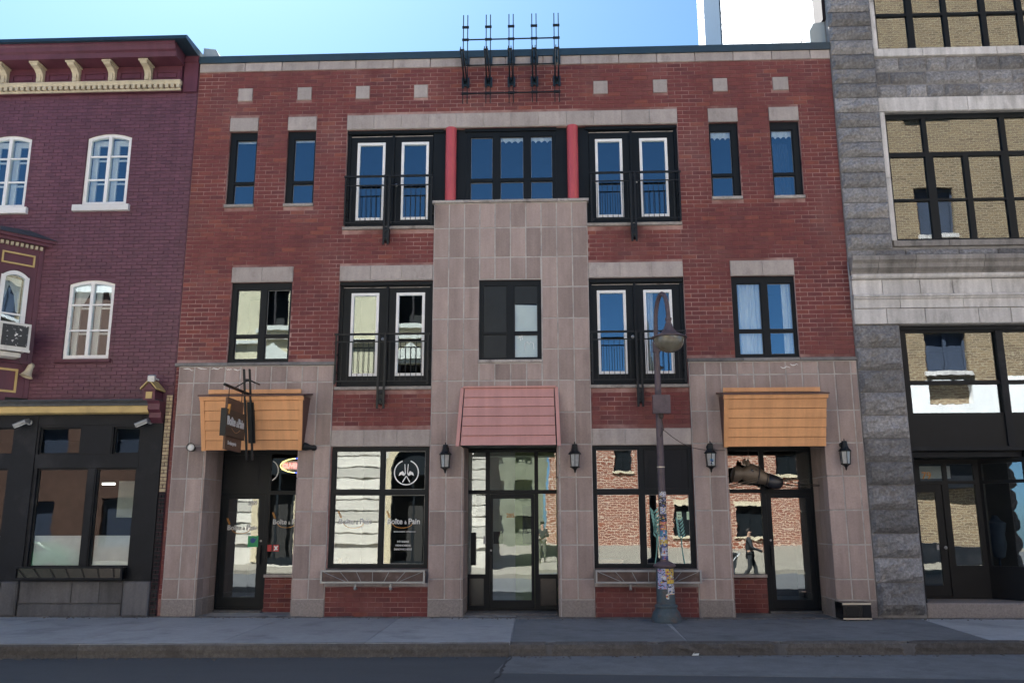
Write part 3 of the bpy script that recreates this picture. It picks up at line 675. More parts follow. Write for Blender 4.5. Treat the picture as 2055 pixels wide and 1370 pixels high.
french(-4.383, -2.377, 4.597, 6.883, (-4.14, -3.54), (-3.17, -2.555), 4.84, 6.645, -3.36)
french(.932, 2.933, 4.597, 6.883, (1.11, 1.72), (2.09, 2.69), 4.84, 6.64, 1.905, curt=(1, .02, .22))
french(-4.348, -2.374, 8.097, 10.368, (-4.125, -3.50), (-3.14, -2.53), 8.29, 10.105, -3.32, False)
french(.937, 2.943, 8.097, 10.368, (1.145, 1.74), (2.115, 2.725), 8.275, 10.09, 1.93, False)
def railing(x0, x1, zt, zs, zb, xs, zlow, lowlen=.0):
    Yr = -.17
    m = MB(); m.box(x0, x1, Yr-.022, Yr+.022, zt-.04, zt); rl = m.build('balcony_railing', 'black_iron', B)
    m = MB(); m.box(x0+.03, x1-.03, Yr-.012, Yr+.012, zs-.012, zs+.012); m.build('mid_rail', 'black_iron', rl)
    m = MB(); m.box(x0+.03, x1-.03, Yr-.012, Yr+.012, zb-.012, zb+.012); m.build('bottom_rail', 'black_iron', rl)
    n = int((x1-x0-.1)/.107); bm_ = MB(); bm_.box(-.006, .006, -.006, .006, zb+.013, zs-.013); me = bm_.mesh('baluster', 'black_iron')
    for i in range(n+1):
        place('baluster', me, rl, (x0+.05+(x1-x0-.1)*i/n, Yr, 0))
    for x in (x0+.035, x1-.035):
        m = MB(); m.box(x-.016, x+.016, Yr-.014, Yr+.014, zb-.06, zt-.041); m.build('end_post', 'black_iron', rl)
        for z in (zs-.25, zs-.62):
            m = MB(); m.tube([(x, Yr+.014, z), (x, .08, z)], .012, 6); m.build('wall_tie', 'black_iron', rl)
    for x in xs:
        m = MB(); m.box(x-.022, x+.022, Yr-.05, Yr-.0235, zlow, zt-.005); m.build('strut', 'black_iron', rl)
    xc = sum(xs)/2
    m = MB(); m.box(xc-.05, xc+.05, Yr-.03, .0, zlow+.10, zlow+.40); m.build('bracket_plate', 'black_iron', rl)
    for z in (zlow+.17, zlow+.33):
        m = MB(); m.lathe((xc, Yr-.03, z), [(.034, 0), (.034, -.02), (.016, -.026), (0, -.026)], 8, axis='y'); m.build('bolt', 'black_iron', rl)
railing(-4.40, -2.40, 5.70, 5.52, 4.69, (-3.455, -3.325), 4.11)
railing(.935, 2.90, 5.70, 5.52, 4.68, (1.88, 1.975), 4.11)
railing(-4.33, -2.38, 9.21, 8.98, 8.14, (-3.425, -3.33), 7.62)
railing(.99, 2.945, 9.20, 8.99, 8.14, (1.865, 1.955), 7.62)
# --- shop windows of the two middle bays
gl = window(B, -4.403, -2.387, .932, 3.352, .05, [(-4.325, -3.39), (-3.315, -2.46)], [(1.0, 2.39), (2.47, 3.28)], glass='shop_glass', name='shop_window')
gr = window(B, .927, 2.948, .932, 3.352, .05, [(1.0, 1.875), (1.965, 2.87)], [(1.0, 2.385), (2.465, 3.28)], glass='shop_glass', name='shop_window')
m = MB(); m.box(1.985, 2.85, .074, .088, 2.485, 3.26); m.build('black_board', 'shop_black', gr)
m = MB(); m.plate(2.08, 2.78, 2.56, 3.19, [(2.11, 2.75, 2.59, 3.16)], .066, .0735); m.build('board_moulding', 'shop_black', gr)
for a, b in ((-4.43, -2.372), (.928, 2.957)):
    panel(B, a, b, .585, .66, -.05, .1, 'lintel_stone', 'sill', gap=.001)
for a, b in ((-4.42, -2.375), (.93, 2.955)): m = MB(); m.box(a, b, -.012, .0095, .66, .929); m.build('spandrel', 'base_concrete', B)
# --- recessed shopfronts (plane y = .95)
YS = .95
def door(x0, x1, z0, z1, g, glass='shop_glass', handle=None, name='door'):
    m = MB(); m.plate(x0, x1, z0, z1, [g], YS+.012, YS+.062); d = m.build(name, 'dark_metal', B)
    m = MB(); m.plate(g[0]+.0006, g[1]-.0006, g[2]+.0006, g[3]-.0006, [(g[0]+.014, g[1]-.014, g[2]+.014, g[3]-.014)], YS+.02, YS+.055); m.build('glazing_bead', 'dark_metal', d)
    pane(d, g[0]+.01, g[1]-.01, g[2]+.01, g[3]-.01, YS+.035, glass)
    if handle:
        h = MB(); hx, h0, h1 = handle; h.tube([(hx, YS+.01, h0+.06), (hx, YS-.05, h0+.06)], .012, 8); h.tube([(hx, YS+.01, h1-.06), (hx, YS-.05, h1-.06)], .012, 8); h.box(hx-.02, hx+.02, YS-.075, YS-.045, h0, h1); h.build('handle', 'black_iron', d)
        l = MB(); l.lathe((hx, YS+.012, h1+.1), [(.022, 0), (.022, -.012), (0, -.014)], 12, axis='y'); l.build('lock', 'steel_grey', d, smooth=True)
    return d
# left bay
m = MB(); m.plate(-7.01, -5.105, .06, 3.362, [(-6.975, -6.045, .09, 2.425), (-5.955, -5.11, .77, 2.42), (-6.98, -6.09, 2.545, 3.27), (-5.955, -5.11, 2.50, 3.29), (-5.96, -5.0, 0, .695)], YS, YS+.09)
sl = m.build('shopfront_frame', 'dark_metal', B)
m = MB(); m.box(-6.98, -6.09, YS+.02, YS+.05, 2.545, 3.27); m.box(-6.74, -6.22, YS+.012, YS+.021, 2.62, 3.18); m.build('blind_panel', 'shop_black', sl)
lp = pane(sl, -5.955, -5.11, .77, 2.42, YS+.04, 'shop_glass'); up = pane(sl, -5.955, -5.11, 2.50, 3.29, YS+.04, 'shop_glass')
dL = door(-6.97, -6.05, .095, 2.42, (-6.86, -6.15, .285, 2.345), handle=(-6.09, .98, 1.35))
panel(B, -5.975, -5.09, .70, .765, YS-.05, .12, 'lintel_stone', 'sill', gap=.001)
m = MB(); m.box(-5.975, -5.09, YS+.014, YS+.1, -.1, .70); m.build('wall', 'red_mortar', B)
lay_bricks(B, -5.975, -5.105, .0, .70, [], .302, .0945, .0145, .014, 'red_brick', yf=YS, limit=16)
# middle bay
m = MB(); m.plate(-1.668, .215, .05, 3.362, [(-1.205, -.26, .075, 2.42), (-1.665, -1.30, .765, 2.42), (-.175, .21, .765, 2.42), (-1.665, -1.30, 2.50, 3.30), (-1.21, -.255, 2.50, 3.30), (-.175, .21, 2.50, 3.30), (-1.63, -1.33, .14, .68), (-.145, .18, .14, .68)], YS, YS+.09)
sc = m.build('shopfront_frame', 'dark_metal', B)
for a, b, c, d in ((-1.665, -1.30, .765, 2.42), (-.175, .21, .765, 2.42), (-1.665, -1.30, 2.50, 3.30), (-1.21, -.255, 2.50, 3.30), (-.175, .21, 2.50, 3.30)): pane(sc, a, b, c, d, YS+.04, 'shop_glass')
for a, b in ((-1.63, -1.33), (-.145, .18)): m = MB(); m.box(a, b, YS+.03, YS+.05, .14, .68); m.build('kick_panel', 'oven_black', sc)
dC = door(-1.20, -.265, .08, 2.415, (-1.155, -.318, .23, 2.335), handle=(-1.178, .62, 1.15))
m = MB(); m.box(-1.60, -1.50, YS-.07, YS-.002, .95, 1.62); m.build('mail_slot_box', 'dark_metal', sc)
m = MB(); m.box(-1.34, -1.29, YS-.012, YS-.002, 1.38, 1.55); m.build('keypad', 'steel_grey', sc)
# vestibule behind the middle door
m = MB(); m.box(-1.93, -.72, 2.5, 2.58, .05, 3.44); m.box(-1.94, -1.86, 1.06, 2.49, .05, 3.44); m.build('vestibule_wall', 'interior_pale', B)
m = MB(); m.box(-.715, .59, 2.3, 2.38, .05, 3.44); m.box(.52, .585, 1.06, 2.29, .05, 3.44); m.build('vestibule_wall', 'interior_green', B)
m = MB(); m.box(-1.22, -1.0, 2.46, 2.498, 1.35, 1.62); m.box(-1.62, -1.3, 2.46, 2.498, 1.85, 2.5); m.box(-.55, -.35, 2.26, 2.298, 1.35, 2.2); m.build('notice_frame', 'shop_black', B)
# right bay
m = MB(); m.plate(3.652, 5.60, .06, 3.362, [(3.655, 4.515, .77, 2.42), (4.61, 5.555, .09, 2.42), (3.655, 4.515, 2.50, 3.30), (4.61, 5.555, 2.50, 3.30), (3.6, 4.53, 0, .695)], YS, YS+.09)
sr = m.build('shopfront_frame', 'dark_metal', B)
for a, b, c, d in ((3.655, 4.515, .77, 2.42), (3.655, 4.515, 2.50, 3.30), (4.61, 5.555, 2.50, 3.30)): pane(sr, a, b, c, d, YS+.04, 'shop_glass')
dR = door(4.615, 5.55, .095, 2.415, (4.70, 5.45, .245, 2.33), handle=(4.655, .95, 1.35))
panel(B, 3.655, 4.53, .70, .765, YS-.05, .12, 'lintel_stone', 'sill', gap=.001)
m = MB(); m.box(3.655, 4.53, YS+.014, YS+.1, -.1, .70); m.build('wall', 'red_mortar', B)
lay_bricks(B, 3.655, 4.53, .0, .70, [], .302, .0945, .0145, .014, 'red_brick', yf=YS, limit=16)
for a, b in ((-7.0, -5.98), (4.54, 5.6), (-1.66, .2)):
    m = MB(); m.box(a, b, YS-.09 if a != -1.66 else YS-.55, YS+.1, -.05, .045 if a != -1.66 else .04, c=.01); m.build('threshold', 'base_concrete', B)
# --- lettering and prints on the glass
def logo(par, x, y, z, s, sub=False, full=True):
    text('Boîte', 'white_print', par, (x, y, z), .155*s, sx=.95); text('à', 'white_print', par, (x+.355*s, y, z), .10*s); text('Pain', 'white_print', par, (x+.43*s, y, z), .155*s, sx=.95)
    m = MB(); pts = [(x+.11*s+.28*s*(1-math.cos(a*math.pi/11))/2*1.45, y, z+.02*s-.10*s*math.sin(a*math.pi/11)) for a in range(12)]
    m.tube(pts, .006*s, 4)
    for i in range(5):
        ang = .9+.25*i; cx, cz = x+.05*s-.012*s*i, z+.13*s+.028*s*i
        for sg in (-1, 1):
            q = [(cx, z+.12*s+.026*s*i), (cx+sg*.022*s-.006*s, z+.135*s+.026*s*i), (cx+sg*.012*s-.01*s, z+.165*s+.026*s*i)]
            m.prism(q, y-.001, y+.001, axis='y')
    m.build('wheat_mark', 'orange_print', par)
    if sub: text('BOULANGERIE ARTISANALE', 'white_print', par, (x+.14*s, y, z-.165*s), .035*s)
yd = .05+.045-.012
logo(gl, -3.235, yd, 1.80, 1.0, True); logo(gl, -4.23, yd, 1.80, 1.0)
for i, w in enumerate(('PÂTISSERIE', 'VIENNOISERIE', 'SANDWICHERIE')): text(w, 'white_print', gl, (-2.90, yd, 1.435-.075*i), .05, align='CENTER')
em = MB(); em.lathe((-2.865, yd, 2.83), [(.235, -.001), (.258, -.001), (.258, .001), (.235, .001), (.235, -.001)], 36, axis='y', a0=-math.pi*.39, a1=math.pi*1.39)
for sg in (-1, 1):
    em.prism([(-2.865+sg*.02, 2.79), (-2.865+sg*.075, 2.86), (-2.865+sg*.135, 2.83), (-2.865+sg*.16, 2.76), (-2.865+sg*.10, 2.79), (-2.865+sg*.05, 2.76)], yd-.001, yd+.001, axis='y')
    em.prism([(-2.865+sg*.012, 2.80), (-2.865+sg*.03, 2.80), (-2.865+sg*.042, 3.0), (-2.865+sg*.028, 3.0)], yd-.001, yd+.001, axis='y')
    em.prism([(-2.865-sg*.008, 2.76), (-2.865+sg*.012, 2.76), (-2.865+sg*.085, 2.64), (-2.865+sg*.065, 2.63)], yd-.0018, yd-.0012, axis='y')
em.build('round_emblem', 'white_print', gl)
yg = YS+.02
logo(dL, -6.84, yg, 1.68, .95); text('289', 'white_print', dL, (-6.42, yg, 2.20), .13)
m = MB(); m.box(-6.375, -6.135+.0, yg-.002, yg+.002, 1.325, 1.555); gd = m.build('green_card', 'green_print', dL)
m = MB(); m.lathe((-6.27, yg-.003, 1.46), [(0, 0), (.055, 0), (.05, -.002), (0, -.002)], 14, axis='y'); m.prism([(-6.23, 1.48), (-6.19, 1.51), (-6.18, 1.50), (-6.215, 1.45)], yg-.005, yg-.003, axis='y'); m.build('blue_mark', 'blue_print', dL)
logo(sl, -5.86, yg, 1.80, .95)
m = MB(); m.box(-5.948, -5.855, yg-.002, yg+.002, 1.235, 1.37); m.build('red_card', 'red_print', sl)
m = MB(); m.box(-5.825, -5.70, yg-.002, yg+.002, 1.235, 1.37); m.build('red_card', 'red_print', sl)
m = MB(); m.prism([(-5.81, 1.26), (-5.78, 1.25), (-5.71, 1.345), (-5.74, 1.355)], yg-.005, yg-.003, axis='y'); m.prism([(-5.74, 1.255), (-5.715, 1.27), (-5.785, 1.355), (-5.81, 1.335)], yg-.006, yg-.0052, axis='y'); m.build('white_mark', 'white_print', sl)
em = MB(); em.lathe((-6.03, yg, 2.93), [(.22, -.001), (.24, -.001), (.24, .001), (.22, .001), (.22, -.001)], 24, axis='y', a0=-1.1, a1=1.1); em.build('round_emblem', 'white_print', sl)
text('285', 'orange_print', dC, (-.86, YS+.02, 1.93), .12)
# wheat stalks painted on the right-hand shop window
def stalk(x, z0, z1, lean, s=1):
    m = MB(); n = 12; pts = [(x+lean*math.sin(i/n*1.6)*(z1-z0)*.3, yd, z0+(z1-z0)*i/n) for i in range(n+1)]; m.tube(pts, .010, 5)
    for i in range(6):
        k = pts[min(n, 7+i)] if i < 6 else pts[-1]; dx = lean*.02*i
        for sg in (-1, 1):
            bx, bz = pts[-1][0]+dx*1.2, pts[-1][2]+.075*i*s
            m.prism([(bx, bz), (bx+sg*.075*s, bz+.055*s), (bx+sg*.085*s+.01, bz+.13*s), (bx+sg*.02, bz+.06*s)], yd-.0015, yd+.0015, axis='y')
    m.build('painted_wheat_stalk', 'teal_print', gr)
stalk(2.30, 1.02, 1.62, -.5); stalk(2.14, 1.02, 1.52, .35, .9); stalk(2.72, 1.02, 1.50, -.3, .85)
for a in (2.60, 2.80):
    m = MB(); m.box(a, a+.10 if a < 2.7 else a+.06, yd-.001, yd+.001, 1.87, 2.03); m.build('pale_card', 'pale_green_print', gr)
m = MB()
for i in range(2):
    for j in range(2): m.lathe((2.633+.034*i, yd-.002, 1.915+.06*j), [(0, 0), (.012, 0), (.012, -.001), (0, -.001)], 8, axis='y')
m.build('card_dots', 'oven_black', gr)

# ================================================================== THINGS ON THE MAIN FACADE
# --- awnings
def wedge_awning(xt, xb, zt, zb, top_out, bot_out, label, tx0, tx1):
    """xt, xb: (left, right) of the front face at its top and bottom"""
    a = thing('awning', ((xt[0]+xt[1])/2, 0, zb), label, 'awning', 'slatted awnings over the doors'); right = xt[0] > 0
    def yf(z): return -(bot_out + (top_out-bot_out)*(z-zb)/(zt-zb))
    def xe(z, k, d=0.): return xb[k] + (xt[k]-xb[k])*(z-zb)/(zt-zb) + d
    def slab(z0, z1, d0, d1, f0, f1, t=.5):               # board on the sloping front between heights z0 and z1, f: how far it stands out
        m = MB(); c = []
        for z, f in ((z0, f0), (z1, f1)):
            c.append([m.p((xe(z, 0, d0), yf(z)-f, z)), m.p((xe(z, 1, d1), yf(z)-f, z)), m.p((xe(z, 1, d1), yf(z)+.028, z)), m.p((xe(z, 0, d0), yf(z)+.028, z))])
        p, q = c; m.face(p[::-1], t); m.face(q, t)
        for k in range(4): m.face((p[k], p[(k+1) % 4], q[(k+1) % 4], q[k]), t)
        return m
    m = MB(); L_ = []; R_ = []
    for z, y in ((zb+.01, -.045), (zb+.01, yf(zb)+.03), (zt-.01, yf(zt)+.03), (zt+.05, -.045)):
        L_.append(m.p((xe(min(z, zt), 0, .02), y, z))); R_.append(m.p((xe(min(z, zt), 1, -.02), y, z)))
    m.face(L_); m.face(R_[::-1])
    for k in range(4): m.face((L_[k], L_[(k+1) % 4], R_[(k+1) % 4], R_[k]))
    m.build('box', 'rust_trim', a)
    n = 5; hh = (zt-.075-zb)/n
    for i in range(n):
        z0 = zb+hh*i; z1 = z0+hh
        slab(z0+.005, z1-.002, .085, -.012 if right else -.075, .022, .001, rnd()).build('slat', 'orange_siding', a)
    def strip(k, lo, hi):
        m = MB(); p = []; q = []
        for z, o in ((zb-.008, p), (zt-.075, q)):
            for f in (-.024, .03):
                for d in (lo, hi): o.append(m.p((xe(z, k, d), yf(z)+f, z)))
        p = [p[0], p[1], p[3], p[2]]; q = [q[0], q[1], q[3], q[2]]; m.face(p[::-1]); m.face(q)
        for j in range(4): m.face((p[j], p[(j+1) % 4], q[(j+1) % 4], q[j]))
        m.build('corner_trim', 'orange_siding', a)
    strip(0, .0, .083)
    if not right: strip(1, -.073, .0)
    x0, x1 = xt
    tr = MB(); tr.prism([(yf(zt-.07)-.035, zt-.072), (yf(zt)-.035, zt), (yf(zt)+.03, zt), (yf(zt-.07)+.03, zt-.072)], x0-.01, x1+.015); tr.build('fascia', 'orange_siding', a)
    r = MB(); r.prism([(-.045, zt+.115), (yf(zt)-.06, zt+.004), (yf(zt)-.06, zt+.034), (-.045, zt+.145)], x0-.03, x1+.03); r.build('roof_sheet', 'rust_trim', a)
    u = MB(); u.box(tx0, tx1, -.10, -.045, zt+.148, zt+.235); u.build('upstand', 'orange_siding', a)
    return a
wedge_awning((-6.955, -4.865), (-7.03, -4.97), 4.31, 3.275, .68, .22, 'orange slatted awning behind the hanging bakery sign', -7.03, -5.08)
wedge_awning((3.51, 5.515), (3.55, 5.57), 4.265, 3.29, .68, .22, 'orange slatted awning above the bronze horse head', 3.62, 5.57)
a = thing('awning', (-.72, 0, 3.3), 'dusty pink sloping slatted awning over the middle door', 'awning', 'slatted awnings over the doors')
zt, zb, yo = 4.555, 3.31, -.62; n = 6; dx = .045
def yc(z): return -.05 + (yo+.05)*(zt-z)/(zt-zb)
for i in range(n):
    z0 = zb+(zt-.02-zb)*i/n; z1 = zb+(zt-.02-zb)*(i+1)/n; m = MB(); e0 = dx*(zt-z0)/(zt-zb)*.6
    m.prism([(yc(z0)-.022, z0+.005), (yc(z1), z1-.002), (yc(z1)+.03, z1-.002), (yc(z0)+.03, z0+.008)], -1.66-e0, .165+e0, t=rnd()); m.build('slat', 'pink_siding', a)
for s_, xb in ((-1, -1.72), (1, .225)):
    m = MB(); k = 1
    A = [(xb-.0, yc(zb)-.025, zb-.01), (xb, yc(zt), zt), (xb, yc(zt)+.04, zt), (xb, yc(zb)+.04, zb-.01)]
    fa = [m.p((x+s_*(-.035)+s_*.03*(zt-z)/(zt-zb), y, z)) for x, y, z in A]; fb = [m.p((x+s_*.035+s_*.03*(zt-z)/(zt-zb), y, z)) for x, y, z in A]
    m.face(fa); m.face(fb[::-1])
    for j in range(4): m.face((fa[j], fa[(j+1) % 4], fb[(j+1) % 4], fb[j]))
    m.build('corner_trim', 'pink_siding', a)
    m = MB(); x = xb+s_*.01; m.prism([(-.045, zb+.02), (yo+.06, zb+.02), (-.06, zt-.06), (-.045, zt-.03)], x, x+.012); m.build('side_panel', 'pink_siding', a)
m = MB(); m.box(-1.70, .21, -.10, -.046, zt-.015, zt+.02); m.build('upstand', 'pink_siding', a)
m = MB(); m.box(-1.69, .20, yo+.05, -.046, zb, zb+.018); m.build('underside', 'dark_metal', a)

# --- the projecting bakery sign
s = thing('hanging_sign', (-5.98, 0, 3.1), 'brown hanging bakery sign of stacked boards on a steel arm', 'shop sign')
def rodq(z): return -.38 - .47*(z-3.09)/1.75
m = MB()
for x in (-6.035, -5.92): m.prism([(rodq(3.07)-.02, 3.07), (rodq(4.84)-.02, 4.84), (rodq(4.84)+.02, 4.84), (rodq(3.07)+.02, 3.07)], x-.018, x+.018)
m.build('rod', 'black_iron', s)
m = MB(); m.prism([(rodq(3.4)+.022, 3.40), (rodq(4.2)+.022, 4.20), (rodq(4.2)+.075, 4.20), (rodq(3.4)+.075, 3.40)], -6.0, -5.87); m.build('mounting_plate', 'black_iron', s); m = MB(); m.box(-6.05, -5.90, rodq(4.62)-.02, rodq(4.62)+.02, 4.60, 4.65); m.tube([(-5.98, -.04, 4.66), (-5.98, rodq(4.64), 4.64)], .016, 6); m.build('wall_bracket', 'black_iron', s)
m = MB(); m.tube([(-5.97, rodq(4.38), 4.36), (-5.985, -1.95, 4.36)], .03, 8); m.tube([(-5.97, rodq(4.62), 4.62), (-5.98, -1.40, 4.39)], .011, 6); m.build('arm', 'black_iron', s)
m = MB(); m.tube([(-5.98, -1.72, 4.35), (-5.98, -1.72, 4.12)], .008, 5); m.tube([(-5.98, -1.02, 4.35), (-5.98, -1.02, 4.05)], .008, 5); m.build('hanger', 'black_iron', s)
m = MB(); m.box(-6.005, -5.962, -1.80, -.95, 3.90, 4.145); m.build('top_board', 'wood_sign', s)
m = MB(); m.box(-6.035, -5.93, -1.90, -.91, 3.42, 3.915); mb_ = m.build('main_board', 'dark_brown', s)
m = MB(); m.box(-6.0375, -5.9275, -1.916, -1.901, 3.41, 3.925); m.box(-6.0375, -5.9275, -.909, -.895, 3.41, 3.925); m.build('edge_strip', 'black_iron', s)
m = MB(); m.box(-6.005, -5.962, -1.80, -.95, 3.17, 3.42); m.build('bottom_board', 'wood_sign', s)
rz = (90, 0, 90); xf = -5.923
text('Boîte', 'white_print', s, (xf, -1.865, 3.625), .235, rot=rz, sx=.85, ext=.006); text('à', 'white_print', s, (xf, -1.375, 3.625), .15, rot=rz, ext=.006); text('Pain', 'white_print', s, (xf, -1.285, 3.625), .235, rot=rz, sx=.8, ext=.006)
text('Boulangerie', 'white_print', s, (-5.957, -1.69, 3.27), .10, rot=rz, sx=.95)
m = MB(); m.tube([(xf-.002, -1.62+.05*i, 3.575-.07*math.sin(math.pi*i/9)) for i in range(10)], .008, 5); m.build('smile_mark', 'paper_brown', s)
m = MB()
for i in range(5):
    for sg in (-1, 1):
        y0, z0 = -1.80+.012*i, 3.82+.035*i; m.prism([(y0, z0), (y0+sg*.03, z0+.02), (y0+sg*.022, z0+.055), (y0, z0+.03)], xf-.04, xf+.002)
m.build('wheat_mark', 'orange_print', s)
# --- pilaster lanterns
def lantern(x, z, label, y=-.20, sticker=False):
    L = thing('wall_lantern', (x, Y_ST, z), label, 'wall lantern', 'black wall lanterns on the piers')
    m = MB(); m.lathe((x, -.052, z+.50), [(.055, .012), (.055, 0), (.03, -.015), (0, -.018)], 14, axis='y'); m.tube([(x, -.06, z+.50), (x, -.13, z+.56), (x, y, z+.55)], .016, 6); m.build('bracket', 'black_iron', L, smooth=True)
    m = MB(); m.lathe((x, y, z), [(.0, .62), (.012, .60), (.012, .57), (.05, .565), (.058, .53), (.062, .48), (.078, .43), (.095, .41), (.128, .375), (.128, .362), (.09, .36)], 8, a0=0); m.build('roof', 'black_iron', L)
    m = MB()
    for k in range(6):
        a_ = math.pi/3*k+.5; a2 = a_+math.pi/3
        m.tube([(x+.106*math.cos(a_), y+.106*math.sin(a_), z+.36), (x+.088*math.cos(a_), y+.088*math.sin(a_), z+.115)], .008, 4)
    m.lathe((x, y, z), [(.10, .118), (.10, .105), (.06, .085), (.03, .06), (.018, .03), (.022, .02), (.0, -.02)], 8); m.build('cage', 'black_iron', L)
    m = MB(); m.lathe((x, y, z), [(.096, .358), (.078, .12)], 6, a0=.5, a1=.5+2*math.pi); m.build('pane', 'lantern_glass', L)
    m = MB(); m.lathe((x, y, z), [(.025, .13), (.025, .30), (0, .31)], 8); m.build('bulb', 'white_print', L)
    if sticker:
        m = MB(); m.box(x-.03, x+.03, y-.096, y-.092, z+.15, z+.26); m.build('sticker', 'sticker_print', L)
lantern(-2.035, 2.80, 'black wall lantern on the pier left of the pink awning')
lantern(.575, 2.80, 'black wall lantern on the pier right of the pink awning')
lantern(3.28, 2.80, 'black wall lantern left of the horse head, joined to a cable', sticker=True)
lantern(5.93, 2.83, 'black wall lantern on the end pier beside the grey granite pier')
# --- two bullet spotlights beside the sign
def spot(x, z, d, label):
    S = thing('spotlight', (x, Y_ST, z), label, 'spotlight', 'black bullet spotlights by the bakery door')
    m = MB(); m.lathe((x, Y_ST, z), [(.06, 0), (.06, -.025), (.02, -.03), (.02, -.06)], 14, axis='y'); m.build('wall_plate', 'black_iron', S, smooth=True)
    d = Vector(d).normalized(); p0 = Vector((x, Y_ST-.07, z)); Mx = Matrix.Translation(p0) @ d.to_track_quat('Z', 'Y').to_matrix().to_4x4()
    m = MB(Mx); m.lathe((0, 0, 0), [(0, -.05), (.04, -.05), (.045, .02), (.05, .06), (.078, .14), (.085, .20), (.076, .20), (.07, .16)], 16); m.build('lamp_body', 'black_iron', S, smooth=True)
    m = MB(Mx); m.lathe((0, 0, 0), [(.07, .165), (.05, .175), (0, .18)], 16); m.build('lens', 'lamp_lens', S, smooth=True)
spot(-7.29, 3.33, (.28, -1, .05), 'black spotlight left of the sign, its round lens facing the street')
spot(-4.765, 3.33, (-1, -.42, .12), 'black spotlight right of the sign, turned sideways to the left')
# --- steel window boxes
def planter(x0, x1, label):
    P = thing('window_box', ((x0+x1)/2, -.1, .67), label, 'window box', 'steel window boxes under the shop windows')
    y0, y1, z0, z1 = -.30, -.058, .665, .915
    m = MB(); m.plate(x0, x1, z0, z1, [(x0+.035, x1-.035, z0+.035, z1-.035)], y0, y0+.03); m.build('front_frame', 'steel_grey', P)
    m = MB(); m.box(x0+.03, x1-.03, y0+.034, y0+.04, z0+.03, z1-.03); m.box(x0+.01, x0+.02, y0+.041, y1, z0+.01, z1-.02); m.box(x1-.02, x1-.01, y0+.041, y1, z0+.01, z1-.02); m.box(x0+.02, x1-.02, y0+.041, y1, z0+.005, z0+.015); m.build('liner', 'rusty_panel', P)
    w = x1-x0
    for f0, f1 in ((.03, .24), (.19, .27), (.345, .39), (.5, .5), (.655, .61), (.81, .73), (.97, .76)):
        m = MB(); m.tube([(x0+w*f0, y0+.012, z1-.036), (x0+w*f1, y0+.012, z0+.036)], .007, 5); m.build('brace_bar', 'steel_grey', P)
    for f in (.33, .67):
        m = MB(); m.box(x0+w*f-.02, x0+w*f+.02, y0+.06, y0+.10, z0-.13, z0+.004); m.lathe((x0+w*f, y0+.055, z0-.10), [(.025, .02), (.03, 0), (.012, -.015), (0, -.015)], 8, axis='y'); m.box(x0+w*f-.012, x0+w*f+.012, y0+.10, y1+.01, z0-.13, z0-.11); m.build('bracket', 'steel_grey', P)
    m = MB(); m.box(x0+.025, x1-.025, y0+.045, y1-.005, z0+.018, z0+.20); m.build('soil', 'interior_floor', P)
planter(-4.46, -2.395, 'steel framed window box under the left bakery window')
planter(.935, 2.98, 'steel framed window box behind the sticker covered lamp post')
# --- steel frame of five paired rods at the roof edge
T = thing('steel_sign_frame', (-.69, 0, 10.9), 'dark steel frame of five paired rods rising above the roof edge', 'steel frame')
txs = [-1.712, -1.20, -.688, -.175, .322]; yt = -.17
for x in txs:
    m = MB()
    for dx in (-.048, .048): m.box(x+dx-.010, x+dx+.010, yt-.01, yt+.01, 10.86, 13.02)
    rp_ = m.build('rod_pair', 'black_iron', T)
    for z in (12.72, 12.41, 11.10): m = MB(); m.box(x-.075, x+.075, yt-.022, yt+.022, z-.022, z+.022); m.build('cross_block', 'black_iron', rp_)
    for z0, z1 in ((11.84, 12.11), (11.31, 11.55)):
        m = MB()
        m.box(x-.085, x-.03, -.05, -.024, z0, z1); m.box(x+.03, x+.085, -.05, -.024, z0, z1); m.box(x-.085, x+.085, -.075, -.051, z0+.03, z1-.03)
        m.tube([(x, -.06, (z0+z1)/2), (x, yt, (z0+z1)/2)], .018, 6)
        m.build('wall_plate', 'roof_metal', rp_)
    m = MB(); y1 = -.95
    for dx in (-.028, .028): m.prism([(-.06, 11.36), (-.06, 11.50), (y1, 11.78), (y1-.03, 11.73), (y1, 11.66)], x+dx-.008, x+dx+.008)
    m.tube([(x-.05, y1+.03, 11.72), (x+.05, y1+.03, 11.72)], .02, 8); m.build('arm', 'black_iron', rp_)
for z in (12.41, 11.80, 11.10):
    m = MB(); m.box(txs[0], txs[-1], yt-.012, yt+.012, z-.012, z+.012) if z != 11.8 else m.box(txs[0], txs[-1], yt+.025, yt+.045, z-.011, z+.011); m.build('cross_rail', 'black_iron', T)
# --- neon OUVERT sign hung inside the upper pane
N = thing('neon_sign', (-5.45, 1.05, 3.05), 'lit neon OUVERT sign in a yellow oval behind the glass', 'neon sign')
yn = 1.06
m = MB(); m.tube([(-5.385+.40*math.cos(a_*math.pi/18), yn, 3.045+.155*math.sin(a_*math.pi/18)) for a_ in range(37)], .010, 6); m.build('yellow_tube', 'neon_yellow', N, smooth=True)
m = MB(); m.tube([(-5.385+.40*math.cos(a_*math.pi/18), yn-.012, 3.045+.155*math.sin(a_*math.pi/18)) for a_ in range(6, 11)], .013, 6); m.tube([(-5.385+.40*math.cos(a_*math.pi/18), yn-.012, 3.045+.155*math.sin(a_*math.pi/18)) for a_ in range(26, 30)], .013, 6); m.build('blue_tube', 'neon_blue', N)
text('OUVERT', 'neon_red', N, (-5.735, yn-.01, 2.99), .15, ext=.004, sx=.72)
m = MB(); m.box(-5.76, -5.06, yn+.012, yn+.02, 2.95, 3.14); m.build('back_panel', 'board', N)
